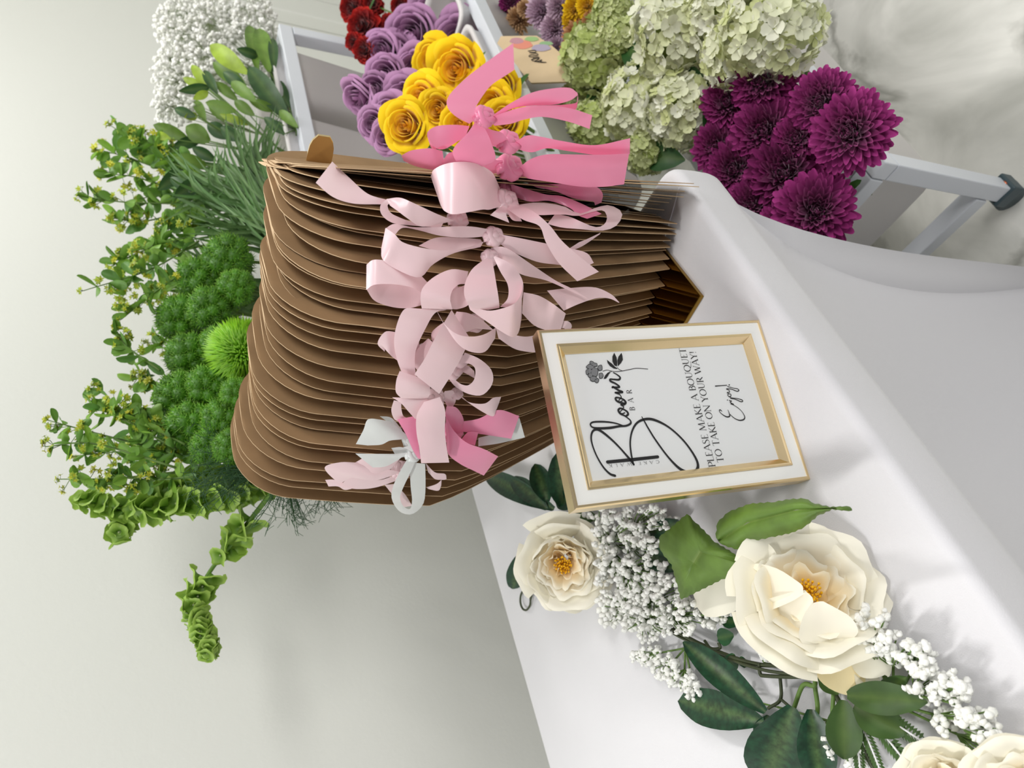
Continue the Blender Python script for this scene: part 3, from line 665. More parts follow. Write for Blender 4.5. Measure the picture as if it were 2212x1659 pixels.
    for L in ([(455, 10), (432, 60), (432, 120), (455, 170), (490, 185), (493, 130), (485, 70)], [(548, 12), (510, 60), (495, 110), (500, 185), (540, 145), (566, 100), (560, 50)], [(362, 100), (385, 120), (425, 150), (470, 195), (498, 210), (490, 218), (450, 212), (400, 180), (370, 140)], [(412, 262), (370, 268), (340, 300), (318, 345), (350, 342), (375, 310), (390, 280)]):
        blob(mb, K4, L)
    mb.build('script_lettering', M_ink, card, smooth=False)
    g = MB(); d = MB()
    pet = [(150, 190, 50, 32), (200, 165, 42, 26), (140, 245, 30, 34), (205, 260, 46, 58), (150, 300, 30, 30), (190, 345, 50, 32), (275, 205, 30, 38), (285, 305, 28, 38), (230, 365, 30, 30), (110, 260, 18, 34), (165, 140, 26, 22)]
    for (x, y, rx, ry) in pet:
        blob(d, K4, [(x+(rx+3)*math.cos(a)*(1+.1*math.sin(3*a+x)), y+(ry+3)*math.sin(a)*(1+.1*math.cos(4*a+y))) for a in [k*math.pi/9 for k in range(18)]], dz=.00004)
        blob(g, K4, [(x+(rx-4)*math.cos(a)*(1+.1*math.sin(3*a+x)), y+(ry-4)*math.sin(a)*(1+.1*math.cos(4*a+y))) for a in [k*math.pi/9 for k in range(18)]], dz=.00008)
    d.build('flower_outline', M_ink, card, smooth=False); g.build('flower_fill', M_inkgrey, card, smooth=False)
    # serif capitals
    t1, t0, tm = .11, .045, .07
    def arc(cx, cy, rx, ry, a0, a1, n=14, th=None):
        o = []
        for k in range(n+1):
            a = math.radians(a0+(a1-a0)*k/n)
            w = t0+(t1-t0)*abs(math.cos(a)) if th is None else th
            o.append((cx+rx*math.cos(a), cy+ry*math.sin(a), w))
        return o
    def sf(x, y, w=.22): return [(x-w/2, y, .04), (x+w/2, y, .04)]
    G = {
     'P': (.62, [[(.16, 0, t1), (.16, 1, t1)], [(.16, .98, t0), (.34, .98, t0)]+arc(.34, .72, .26, .26, 90, -90)[1:]+[(.16, .46, t0)], sf(.16, .02), sf(.1, .98, .16)]),
     'L': (.6, [[(.16, 0, t1), (.16, 1, t1)], [(.16, .02, t0), (.56, .02, t0), (.58, .16, t0)], sf(.16, .98)]),
     'E': (.6, [[(.16, 0, t1), (.16, 1, t1)], [(.16, .02, t0), (.52, .02, t0), (.56, .14, t0)], [(.16, .98, t0), (.5, .98, t0), (.52, .86, t0)], [(.16, .52, t0), (.42, .52, t0)]]),
     'A': (.86, [[(.08, 0, t0), (.43, 1.02, t0)], [(.43, 1.02, t1), (.78, 0, t1)], [(.2, .34, t0), (.66, .34, t0)], sf(.08, .02, .2), sf(.78, .02, .24)]),
     'S': (.56, [[(.48, .82, t0), (.42, .95, t0), (.28, 1, t0), (.13, .92, tm), (.1, .76, t1), (.2, .6, t1), (.38, .46, t1), (.48, .28, t1), (.42, .08, tm), (.26, 0, t0), (.12, .04, t0), (.07, .2, t0)]]),
     'M': (1.06, [[(.14, 0, t0), (.2, 1, t0)], [(.2, 1, t1), (.52, .06, t1)], [(.52, .06, t0), (.84, 1, t0)], [(.84, 1, t1), (.92, 0, t1)], sf(.14, .02, .2), sf(.92, .02)]),
     'K': (.76, [[(.16, 0, t1), (.16, 1, t1)], [(.17, .46, t0), (.6, .98, t0)], [(.28, .56, t1), (.7, .02, t1)], sf(.16, .02), sf(.16, .98), sf(.6, .98, .18), sf(.72, .02, .16)]),
     'B': (.66, [[(.16, 0, t1), (.16, 1, t1)], [(.16, .98, t0), (.32, .98, t0)]+arc(.32, .76, .22, .22, 90, -90)[1:]+[(.16, .54, t0)], [(.16, .54, t0), (.34, .54, t0)]+arc(.34, .28, .26, .26, 90, -90)[1:]+[(.16, .02, t0)]]),
     'O': (.92, [arc(.46, .5, .38, .48, 0, 360, 28)]),
     'Q': (.92, [arc(.46, .5, .38, .48, 0, 360, 28), [(.46, .02, t1), (.66, -.14, tm), (.98, -.26, t0), (1.3, -.24, t0)]]),
     'U': (.8, [[(.16, .98, t1), (.16, .36, t1), (.22, .1, tm), (.4, .01, t0), (.58, .08, t0), (.66, .34, t0), (.66, .98, t0)], sf(.14, .98), sf(.66, .98)]),
     'T': (.72, [[(.36, 0, t1), (.36, .98, t1)], [(.04, .84, t0), (.05, .97, t0), (.67, .97, t0), (.68, .84, t0)], sf(.36, .02, .24)]),
     'N': (.9, [[(.14, 0, t0), (.14, 1, t0)], [(.12, 1, t1), (.74, .02, t1)], [(.76, 0, t0), (.76, 1, t0)], sf(.14, .02, .2), sf(.76, .98, .2), sf(.08, .98, .14)]),
     'Y': (.76, [[(.08, .98, t1), (.38, .48, t1)], [(.66, .98, t0), (.38, .48, t0)], [(.38, .5, t1), (.38, 0, t1)], sf(.08, .98), sf(.66, .98), sf(.38, .02)]),
     'R': (.74, [[(.16, 0, t1), (.16, 1, t1)], [(.16, .98, t0), (.32, .98, t0)]+arc(.32, .74, .24, .24, 90, -90)[1:]+[(.16, .5, t0)], [(.34, .5, t1), (.68, .02, t1)], sf(.16, .02)]),
     'W': (1.14, [[(.08, .98, t1), (.36, 0, t1)], [(.36, 0, t0), (.58, .9, t0)], [(.58, .9, t1), (.82, 0, t1)], [(.82, 0, t0), (1.06, .98, t0)], sf(.08, .98), sf(1.06, .98, .18)]),
     'C': (.78, [arc(.46, .5, .38, .48, 45, 315, 20)]),
     '!': (.3, [[(.14, 1, .12), (.14, .32, .05)], [(.11, .05, .12), (.17, .05, .12)]]), ' ': (.36, [])}
    def text(s, K, p0, p1, cap, track=0, nm='serif_lettering'):
        A = pl(*K(*p0)); B = pl(*K(*p1)); cp = pl(*K(p0[0]+cap[0], p0[1]+cap[1]))-A; h = cp.length
        ex = (B-A).normalized(); ey = FN.cross(ex)
        if ey.dot(cp) < 0: ey = -ey
        tot = sum(G[c][0]+track for c in s)-track; sx = (B-A).length/tot; mb = MB(); x = 0
        for c in s:
            w, ss = G[c]
            for st in ss:
                rows = []
                P = [A+ex*(x+q[0])*sx+ey*q[1]*h for q in st]
                for i, p in enumerate(P):
                    dd = P[min(i+1, len(P)-1)]-P[max(i-1, 0)]; dd.normalize(); sd = FN.cross(dd)*st[i][2]*h*.5; rows.append([p-sd, p+sd])
                mb.grid(rows)
            x += w+track
        mb.build(nm, M_ink, card, smooth=False)
    text('PLEASE MAKE A BOUQUET', K5b, (630, 1590), (238, 68), (-86, 12))
    text('TO TAKE ON YOUR WAY!', K5b, (738, 1530), (372, 108), (-86, 12))
    text('BAR', K4, (725, 752), (675, 482), (-68, 9), track=.75)
    text('CAKE WALK', K4, (1030, 1386), (382, 1440), (3, 38), track=.5)
build_frame()

# ------------------------------------------------------------------ flower builders (bloom centred on the origin, facing +Z)
def mix(a, b, t): return tuple(a[i]*(1-t)+b[i]*t for i in range(3))
def petal_pts(L, Wd, cup, curl, base_r=0, m=6, n=5, tip=.5, ruf=0, rs=0, wid=.5):
    # a petal growing from the origin along +X, cupped upward; cup = rise of the sides, curl = bend along its length
    rows = []
    x = base_r; z = 0; ang = 0; vp = 0; vm = .58
    for i in range(m):
        v = math.sin(math.pi/2*i/(m-1.0))
        ang = curl*v; x += L*(v-vp)*math.cos(ang); z += L*(v-vp)*math.sin(ang); vp = v
        if v < vm: w = Wd*(.22+.78*math.sin(math.pi/2*v/vm)**(1.4-wid))
        else: w = Wd*max(tip*.45, math.sqrt(max(0, 1-((v-vm)/(1-vm))**2)))
        row = []
        for j in range(n):
            u = -1+2*j/(n-1.0)
            zz = cup*Wd*u*u*(w/Wd) + ruf*math.sin(u*5+rs)*v*v*Wd
            row.append(Vector((x-zz*math.sin(ang), w*.5*u, z+zz*math.cos(ang))))
        rows.append(row)
    return rows
def add_petal(mb, rows, az, el, off, c0, c1, wob=0):
    M = Matrix.Rotation(az, 3, 'Z') @ Matrix.Rotation(-el, 3, 'Y') @ Matrix.Rotation(wob, 3, 'X')
    m = len(rows); P = []; cols = []
    for i, r in enumerate(rows):
        P.append([M @ p+off for p in r]); cols += [mix(c0, c1, i/(m-1.0))]*len(r)
    mb.grid(P, cols)
def rose_mesh(cin, cout, opened=1.0, seed=0):
    rnd = random.Random(seed); mb = MB()
    # layers of overlapping cups: (petals, radius, height, span, outward roll of the rim)
    for lay, (k, r, h, span, fl) in enumerate([(2, .0035, .040, 3.6, -.001), (3, .0065, .041, 2.7, .0), (3, .0100, .041, 2.6, .001), (4, .0138, .040, 2.3, .003), (4, .0175, .038, 2.1, .006), (5, .0212, .035, 1.8, .010*opened), (5, .0235, .031, 1.6, .014*opened)]):
        for j in range(k):
            az0 = 2*math.pi*(j+.43*lay)/k+rnd.uniform(-.12, .12); hh = h*rnd.uniform(.95, 1.04); ff = fl*rnd.uniform(.6, 1.5); sp = span*rnd.uniform(.9, 1.1)
            pk = rnd.uniform(-.25, .25); P = []; cols = []
            for i in range(9):
                v = i/8; row = []
                for q in range(9):
                    u = -1+q/4.0
                    top = hh*(1-.30*abs(u)**2.6+.03*math.sin(3*u+pk*9))
                    z = -.024+top*math.sin(v*math.pi/2)**.9 if v < .9 else -.024+top*(1-.02*(v-.9)/.1*(3 if lay > 3 else 0))
                    rr = r*(.35+.65*math.sin(min(1, v*1.5)*math.pi/2))*(1-.10*v*(lay < 4))+ff*v**3.2*(1-.3*abs(u))+.0016*u*v
                    az = az0+u*sp/2*(.35+.65*min(1, v*2.2))
                    row.append(Vector((rr*math.cos(az), rr*math.sin(az), z)))
                P.append(row); cols += [mix(cin, cout, min(1, .15+.12*lay+.35*v*v))]*9
            mb.grid(P, cols)
    for j in range(3):
        P = [[Vector((( .0006+.0024*q/11)*math.cos(q*.62+j*2.1), (.0006+.0024*q/11)*math.sin(q*.62+j*2.1), z)) for q in range(12)] for z in (-.01, .008, .0165)]
        mb.grid(P, cin)
    return mb
def mum_mesh(cin, cout, seed=0, R=.042, N=230, wd=.0108, dense=1):
    rnd = random.Random(seed); mb = MB(); ga = math.pi*(3-5**.5)
    for i in range(N):
        q = (i+.5)/N; el = math.radians(88-98*q**.72); az = i*ga+rnd.uniform(-.1, .1)
        L = R*(.62+.40*q**.6)*rnd.uniform(.9, 1.08); w = wd*(.55+.55*q)
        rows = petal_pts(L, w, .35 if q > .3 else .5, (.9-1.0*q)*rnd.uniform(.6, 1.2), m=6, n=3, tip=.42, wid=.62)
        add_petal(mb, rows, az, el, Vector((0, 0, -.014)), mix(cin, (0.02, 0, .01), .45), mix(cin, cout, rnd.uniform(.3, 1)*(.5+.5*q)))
    return mb
def hydrangea_mesh(seed=0, R=.062, N=120, c0=None, c1=None):
    rnd = random.Random(seed); mb = MB(); ga = math.pi*(3-5**.5)
    mb.ball((0, 0, -.01), R*.72, 12, 8, lin((150, 165, 90)))
    for i in range(N):
        z = 1-1.55*(i+.5)/N; rr = math.sqrt(max(0, 1-z*z)); az = i*ga
        d = Vector((rr*math.cos(az), rr*math.sin(az), z)); c = d*R*rnd.uniform(.86, 1.08)+Vector((0, 0, -.01))
        M = aim((d+Vector((rnd.uniform(-.4, .4), rnd.uniform(-.4, .4), rnd.uniform(-.4, .4)))).normalized()) @ Matrix.Rotation(rnd.uniform(0, 6), 3, 'Z')
        g = rnd.random(); cc = mix(c0, c1, g); s = rnd.uniform(.0105, .0150)
        for k in range(4):
            a = k*math.pi/2; P = []
            for i2, (x, w) in enumerate(((.08, .1), (.45, .52), (.85, .62), (1.12, .28))):
                P.append([c+M @ (Matrix.Rotation(a, 3, 'Z') @ Vector((x*s, u*w*s, (.18*abs(u)+.25*x*x*(.5+g)+.12*u*math.sin(i+k))*s))) for u in (-1, 0, 1)])
            mb.grid(P, [mix(cc, c1, .0)]*3+[cc]*9)
        mb.ball(c+d*.001, .0011, 5, 3, lin((196, 205, 120)))
    return mb
def tuft_mesh(seed=0, R=.03, N=420, spike=.009, c0=None, c1=None, lumpy=.12, clump=0):
    rnd = random.Random(seed); mb = MB(); ga = math.pi*(3-5**.5)
    ctr = [(Vector((0, 0, 0)), R)]
    if clump:
        ctr = []
        for k in range(clump):
            z = 1-1.5*(k+.5)/clump; rr = math.sqrt(1-z*z); ctr.append((Vector((rr*math.cos(k*ga), rr*math.sin(k*ga), z))*R*.72, R*.36*rnd.uniform(.85, 1.15)))
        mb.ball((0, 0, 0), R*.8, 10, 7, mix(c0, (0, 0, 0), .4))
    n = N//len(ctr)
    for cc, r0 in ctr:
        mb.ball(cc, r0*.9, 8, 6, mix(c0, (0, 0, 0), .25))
        for i in range(n):
            z = 1-2*(i+.5)/n*(.9 if not clump else .75); rr = math.sqrt(max(0, 1-z*z)); d = Vector((rr*math.cos(i*ga), rr*math.sin(i*ga), z))
            if clump: d = (Matrix(aim(cc.normalized() if cc.length > 0 else (0, 0, 1))) @ d)
            b = cc+d*r0*.86; tip = cc+d*(r0+spike*rnd.uniform(.4, 1))+Vector([rnd.uniform(-1, 1)*spike*lumpy*3 for _ in range(3)])
            sd = d.orthogonal().normalized()*spike*.16; s2 = d.cross(sd)
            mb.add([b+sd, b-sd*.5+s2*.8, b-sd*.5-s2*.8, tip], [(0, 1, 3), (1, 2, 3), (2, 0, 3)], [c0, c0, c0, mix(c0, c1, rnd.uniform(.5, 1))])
    return mb
def peony_mesh(seed=0, petals=None, R=.065, cc=(1, 1, 1), cb=(1, 1, 1), flat=1.0):
    rnd = random.Random(seed); mb = MB()
    L = petals or [(5, .015, .040, 2.0, .002), (6, .021, .045, 1.9, .003), (7, .029, .050, 1.6, .004), (6, .037, .054, 1.6, .004), (6, .044, .056, 1.6, .002), (6, .050, .052, 1.5, .006), (5, .055, .040, 1.5, .012)]
    nl = len(L)
    for lay, (k, r, h, span, fl) in enumerate(L):
        inner = 1-lay/(nl-1.0)
        for j in range(k):
            az0 = 2*math.pi*(j+.43*lay)/k+rnd.uniform(-.16, .16); hh = h*rnd.uniform(.78, 1.12); ff = fl+rnd.uniform(-.006, .008); sp = span*rnd.uniform(.75, 1.15)
            ph = rnd.uniform(0, 6.28); rf = rnd.uniform(.5, 1.6)*(.0018+.0016*inner); notch = rnd.uniform(.0, .10); P = []; cols = []
            for i in range(11):
                v = i/10; row = []
                for q in range(13):
                    u = -1+q/6.0
                    top = hh*(1-.34*abs(u)**2.4-notch*math.exp(-(u*4)**2)+.03*math.sin(7*u+ph)*(1+inner))
                    z = -.030+top*(math.sin(v*math.pi/2)**.85)
                    rr = r*(.22+.78*math.sin(min(1, v*1.35)*math.pi/2))+ff*v**3+.0022*u*v+rf*math.sin(u*6+ph)*v*v-.05*r*v**4*(lay in (nl-3, nl-4))
                    az = az0+u*sp/2*(.30+.70*min(1, v*1.9))
                    row.append(Vector((rr*math.cos(az), rr*math.sin(az), z)))
                P.append(row); cols += [mix(cc, cb, min(1, (1-inner)*.75+.30+.55*v*v))]*13
            mb.grid(P, cols)
    return mb
def stamen_mesh(seed=0, R=.010, h=.012, n=46):
    rnd = random.Random(seed); mb = MB()
    for i in range(n):
        a = i*2.4; r = R*math.sqrt((i+.5)/n); b = Vector((r*.5*math.cos(a), r*.5*math.sin(a), -.014)); t = Vector((r*math.cos(a), r*math.sin(a), h*rnd.uniform(.2, 1)-.004))
        mb.tube([b, t], .0004, 4, cap=False); mb.ball(t, .0013, 5, 4, sq=(1, 1, 1.6), jit=.3)
    return mb
def stem_to(head, foot, t, r=.0028, bend=.03, name='stem', m=None, leaves=0, lc=None, seed=0):
    head = Vector(head); foot = Vector(foot); mid = head.lerp(foot, .45)+Vector((0, 0, bend))
    P = cr([tuple(head), tuple(mid), tuple(foot)], 9); mb = MB(); mb.tube([Vector(p) for p in P], r, 6); st = mb.build(name, m or M_stem, t)
    if leaves:
        rnd = random.Random(seed)
        for k in range(leaves):
            p = Vector(P[1+k % 3]); az = rnd.uniform(0, 6.28); lf = MB()
            rows = petal_pts(rnd.uniform(.03, .05), rnd.uniform(.014, .022), .15, -.5, m=5, n=3, tip=.1, wid=.8)
            add_petal(lf, rows, az, rnd.uniform(-.2, .5), p, lc, mix(lc, (.1, .3, .05), .4)); lf.build('leaf', M_leaf, t)
def bucket_foot(k, i, sx=0, sy=0):
    b = BINS[(k, i)]; return Vector((b.x+max(-.05, min(.05, sx)), b.y+max(-.05, min(.05, sy)), b.z-.19))
def near_bin(k, p):
    return min(range(4), key=lambda i: abs(BINS[(k, i)].x-p.x))

def zof(px, py):     # bloom height of the front step: low by the table, higher toward the far end
    return .495+.05*max(0, min(1, (1700-px)/450))+.03*max(0, min(1, (250-py)/250))
def plant_heads(kind, cat, group, variants, material, spots, tier, tilt, base_px_r, name, labels, stemr=.003, leaves=2, sub=None, look=.75, lc=None):
    # variants: list of prototype meshes; spots: (px, py, radius_px, b[, facing])
    for n, sp in enumerate(spots):
        px, py, rp, b = sp[:4]; p = at_z(px, py, zof(px, py)) if tier == 0 else at_b(px, py, b); s = rp*depth(p)/FPX/base_px_r
        i = near_bin(tier, p)
        t = thing(kind, labels[n], cat, p, group)
        o = bpy.data.objects.new(name, variants[n % len(variants)]); C.objects.link(o)
        if not o.data.materials: o.data.materials.append(material)
        o.parent = t
        toc = (CAM-p).normalized()
        d = toc*look+Vector((0, 0, 1))*(1-look)+Vector((tilt[0], tilt[1], 0))
        if len(sp) > 4: d = d+RH*sp[4][0]+UPC*sp[4][1]
        put(o, (0, 0, 0), d.normalized(), s, random.uniform(0, 6.28))
        bc = BINS[(tier, i)]; f = Vector((bc.x+max(-.055, min(.055, (p.x-bc.x)*.5)), bc.y+max(-.055, min(.055, (p.y-bc.y)*.5)), bc.z-.185))
        nd = d.normalized(); stem_to(p-nd*s*base_px_r*.35, f, t, stemr, bend=.01, leaves=leaves, lc=lc or lin((60, 105, 40)), seed=n)
def mesh_of(mb, m):
    o = mb.build('prototype', m); me = o.data; bpy.data.objects.remove(o); return me

# -------- front step: chrysanthemums, hydrangeas and little pompon chrysanthemums
PU0, PU1 = lin((124, 22, 90)), lin((186, 62, 144))
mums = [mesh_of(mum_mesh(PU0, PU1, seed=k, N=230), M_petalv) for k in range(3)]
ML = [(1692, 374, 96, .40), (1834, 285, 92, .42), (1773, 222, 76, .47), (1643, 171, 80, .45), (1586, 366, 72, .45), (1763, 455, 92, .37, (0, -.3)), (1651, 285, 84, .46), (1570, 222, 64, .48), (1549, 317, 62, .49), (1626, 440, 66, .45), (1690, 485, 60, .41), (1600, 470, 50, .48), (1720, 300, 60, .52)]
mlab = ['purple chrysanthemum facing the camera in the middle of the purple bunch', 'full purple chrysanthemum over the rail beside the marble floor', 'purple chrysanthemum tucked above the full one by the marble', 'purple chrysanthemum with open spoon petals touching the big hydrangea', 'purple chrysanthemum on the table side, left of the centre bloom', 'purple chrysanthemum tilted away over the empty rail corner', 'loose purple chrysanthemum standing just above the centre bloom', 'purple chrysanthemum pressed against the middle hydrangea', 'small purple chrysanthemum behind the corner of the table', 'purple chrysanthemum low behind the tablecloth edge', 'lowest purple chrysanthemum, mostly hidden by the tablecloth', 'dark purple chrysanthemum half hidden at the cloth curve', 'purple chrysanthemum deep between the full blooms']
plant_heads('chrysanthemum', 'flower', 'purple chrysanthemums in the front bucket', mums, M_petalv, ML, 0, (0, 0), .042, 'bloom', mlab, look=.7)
HG0, HG1 = lin((216, 222, 160)), lin((250, 250, 238))
hyd = [mesh_of(hydrangea_mesh(seed=k, c0=HG0, c1=HG1), M_petal) for k in range(3)]
hydg = [mesh_of(hydrangea_mesh(seed=k+9, c0=lin((190, 205, 120)), c1=lin((226, 230, 186)), R=.055), M_petal) for k in range(2)]
HLx = [(1385, 225, 88, .48), (1472, 236, 84, .44), (1462, 62, 98, .52), (1660, 62, 108, .50), (1590, 110, 76, .49), (1560, 20, 80, .55)]
plant_heads('hydrangea', 'flower', 'pale hydrangeas on the front step', hyd, M_petal, HLx, 0, (0, 0), .066, 'bloom', ['pale hydrangea head left of the middle, above the kraft corners', 'pale hydrangea head touching the purple chrysanthemums, middle of the bunch', 'large creamy hydrangea head at the picture edge, left of the biggest', 'biggest creamy hydrangea head beside the bare marble floor', 'creamy hydrangea head just behind the spoon-petalled chrysanthemum', 'creamy hydrangea head farthest back between the two large ones'], stemr=.004, leaves=0, look=.65)
HLg = [(1285, 122, 74, .53), (1322, 26, 42, .60), (1283, 272, 56, .52), (1392, 322, 50, .47), (1240, 215, 34, .56), (1335, 80, 44, .56)]
plant_heads('hydrangea', 'flower', 'greenish hydrangeas on the front step', hydg, M_petal, HLg, 0, (0, 0), .058, 'bloom', ['greenish hydrangea head beside the wooden tag', 'small greenish hydrangea head by the yellow pompon flowers', 'greenish hydrangea head partly covered by the frontmost sleeve', 'greenish hydrangea head low between the kraft tips and the leaves', 'smallest greenish hydrangea head under the wooden tag', 'greenish hydrangea head behind the first dark leaf'], stemr=.004, leaves=0, look=.6)
def px_leaf(t, base, tip, wpx, b, name='leaf', c=None, m=None, bend=.25, plane=None, n=9, tipw=.08, dz=0, dz1=0):
    c = c or lin((38, 78, 34)); f = plane or (lambda x, y: at_b(x, y, b))
    P0 = f(*base); P1 = f(*tip)
    P0 = P0+(CAM-P0).normalized()*dz; P1 = P1+(CAM-P1).normalized()*dz1
    ax = P1-P0; L = ax.length; v = (CAM-P0).normalized(); sd = ax.cross(v).normalized(); up = sd.cross(ax).normalized()
    if up.dot(v) < 0: up = -up
    hw = wpx*depth(P0)/FPX/2; rows = []; cols = []
    for i in range(n):
        q = i/(n-1.0); w = hw*(math.sin(math.pi*min(1, q*.93+.04))**.75 if q < 1 else tipw)
        cc = P0+ax*q+up*bend*L*(4*q*(1-q))*.5
        wv = .06*hw*math.sin(q*14+L*300)
        rows.append([cc-sd*w+up*w*.28+up*wv, cc-sd*w*.5+up*w*.06, cc, cc+sd*w*.5+up*w*.06, cc+sd*w+up*w*.28-up*wv])
        cols += [c, c, c if name == 'petal' else mix(c, lin((150, 170, 90)), .16), c, c]
    mb = MB(); mb.grid(rows, cols); return mb.build(name, m or M_leaf, t)
for n, (b0, t0_, w, bb) in enumerate([((1350, 100), (1440, 160), 62, .49), ((1530, 190), (1415, 148), 80, .44), ((1290, 185), (1320, 250), 70, .50), ((1400, 335), (1480, 345), 60, .45), ((1395, 60), (1440, 40), 60, .56), ((1560, 190), (1530, 290), 50, .47)]):
    own = [o for o in bpy.data.objects if o.name.startswith('hydrangea') and o.parent is None][n % 12]
    px_leaf(own, b0, t0_, w, bb, plane=lambda x, y: at_z(x, y, zof(x, y)-.01))
def small_bloom(lst, tier, kind, group, me, m, base, labs):
    plant_heads(kind, 'flower', group, me, m, lst, tier, (0, 0), base, 'bloom', labs, stemr=.002, leaves=1, look=.7)
pe = [mesh_of(mum_mesh(lin((206, 160, 104)), lin((244, 208, 168)), seed=21, N=150, R=.03, wd=.006), M_petalv)]
pk = [mesh_of(mum_mesh(lin((196, 160, 186)), lin((236, 212, 228)), seed=22, N=170, R=.03, wd=.006), M_petalv)]
ye = [mesh_of(mum_mesh(lin((240, 186, 0)), lin((255, 224, 30)), seed=23, N=110, R=.03, wd=.008), M_petalv)]
og = [mesh_of(mum_mesh(lin((190, 120, 72)), lin((240, 190, 140)), seed=24, N=150, R=.03, wd=.006), M_petalv)]
small_bloom([(1116, 42, 34, .62), (1132, 18, 22, .64)], 0, 'pompon_chrysanthemum', 'peach pompon chrysanthemums', pe, M_petalv, .032, ['peach pompon chrysanthemum just above the wooden tag', 'small peach pompon chrysanthemum at the picture edge above the tag'])
small_bloom([(1168, 22, 44, .62), (1195, 62, 40, .60), (1200, 100, 26, .585), (1205, 14, 34, .64)], 0, 'pompon_chrysanthemum', 'lilac pompon chrysanthemums', pk, M_petalv, .032, ['lilac pompon chrysanthemum above the coloured patch of the tag', 'lilac pompon chrysanthemum right behind the tag, the frontmost lilac', 'tiny lilac pompon chrysanthemum at the corner of the tag', 'lilac pompon chrysanthemum at the picture edge beside the yellow ones'])
small_bloom([(1240, 18, 34, .61), (1266, 12, 30, .62), (1232, 45, 26, .59)], 0, 'pompon_chrysanthemum', 'yellow pompon chrysanthemums', ye, M_petalv, .032, ['yellow pompon chrysanthemum in the middle of the small mixed flowers', 'yellow pompon chrysanthemum beside the greenish hydrangea', 'small yellow pompon chrysanthemum over the rust coloured one'])
small_bloom([(1245, 80, 42, .57), (1278, 48, 32, .58), (1228, 105, 26, .565)], 0, 'pompon_chrysanthemum', 'rust coloured pompon chrysanthemums', og, M_petalv, .032, ['rust and cream pompon chrysanthemum between the tag and hydrangea', 'rust pompon chrysanthemum below the yellow ones', 'smallest rust pompon chrysanthemum at the point of the tag'])
small_bloom([(1102, 4, 30, .70)], 0, 'chrysanthemum', 'purple chrysanthemums in the front bucket', mums, M_petalv, .042, ['far purple chrysanthemum at the picture edge near the peach pompon'])

# -------- middle step: lavender and yellow roses, red carnations
LV0, LV1 = lin((142, 84, 128)), lin((188, 140, 180))
YE0, YE1 = lin((252, 192, 0)), lin((255, 214, 12))
lav = [mesh_of(rose_mesh(LV0, LV1, 1, seed=k), M_petalv) for k in range(3)]
yel = [mesh_of(rose_mesh(YE0, YE1, 1.05, seed=k+5), M_petalv) for k in range(3)]
LL = [(940, 24, 52, .78), (997, 87, 62, .70), (897, 76, 58, .74), (829, 110, 42, .77), (886, 10, 34, .84), (837, 165, 44, .72), (780, 209, 44, .70, (-.6, .5)), (876, 212, 46, .68), (905, 150, 50, .70), (814, 196, 40, .71), (810, 268, 36, .66), (845, 244, 38, .66), (838, 295, 36, .62), (950, 70, 44, .80), (865, 265, 34, .70), (990, 20, 40, .86), (860, 120, 42, .78)]
rl = ['lavender rose at the picture edge above the other lavender roses', 'fully open lavender rose under the long pink ribbon tail', 'large lavender rose in the middle of the bunch beside the carnations', 'lavender rose tucked under the red carnations', 'lavender rose at the picture edge next to the red carnations', 'lavender rose half open at the upper rim of the bunch', 'lavender rose turned toward the grey bucket, outermost of the bunch', 'lavender rose with dark folded heart next to the yellow roses', 'lavender rose just above the tallest yellow rose', 'small lavender rose between the outermost one and the folded one', 'lavender rose behind the kraft tops, outer one', 'lavender rose behind the kraft tops, beside the lowest yellow rose', 'lavender rose seen through the gap between kraft sleeves', 'lavender rose deep between the two biggest lavender roses', 'lavender bud rose under the yellow roses', 'farthest lavender rose at the picture edge by the white rail', 'lavender rose shaded between the carnations and the open rose']
plant_heads('rose', 'flower', 'lavender roses on the middle step', lav, M_petalv, LL, 1, (0, 0), .030, 'bloom', rl, look=.62, leaves=1)
YL = [(990, 150, 56, .62), (937, 132, 44, .65), (915, 214, 46, .60), (950, 238, 42, .58), (880, 272, 50, .56), (1066, 230, 46, .58), (1084, 192, 40, .62), (1092, 262, 42, .56), (1000, 268, 44, .56), (1030, 200, 40, .63)]
yl = ['largest yellow rose, facing the camera beside the long pink tail', 'yellow rose turned aside against the lavender roses', 'yellow rose below the largest one, left of the ribbon', 'closed yellow rose right beside the pink ribbon knot', 'lowest yellow rose standing behind the kraft tops', 'yellow rose framed by the rising pink tail and loop', 'yellow rose at the far side, near the wooden tag', 'yellow rose under the hot pink loop', 'yellow rose behind the first hot pink loop', 'yellow rose hidden behind the long pink tail']
plant_heads('rose', 'flower', 'yellow roses on the middle step', yel, M_petalv, YL, 1, (0, 0), .030, 'bloom', yl, look=.62, leaves=1)
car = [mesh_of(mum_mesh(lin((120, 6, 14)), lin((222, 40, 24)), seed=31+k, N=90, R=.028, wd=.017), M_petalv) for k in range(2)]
CL = [(756, 18, 34, .84), (778, 56, 42, .80), (806, 62, 30, .80), (782, 108, 30, .78), (800, 8, 28, .86), (862, 14, 28, .84), (836, 52, 24, .82), (760, 90, 22, .80)]
clb = ['red carnation at the picture edge, outermost of the red ones', 'brightest red carnation in the middle of the red bunch', 'red carnation beside the brightest one, toward the roses', 'lowest red carnation, above the grey bucket side', 'red carnation at the picture edge in the middle', 'red carnation at the picture edge next to the lavender roses', 'small red carnation against the lavender petals', 'small red carnation at the outer rim of the red bunch']
plant_heads('carnation', 'flower', 'red carnations on the middle step', car, M_petalv, CL, 1, (0, 0), .028, 'bloom', clb, look=.6, leaves=1, stemr=.002)

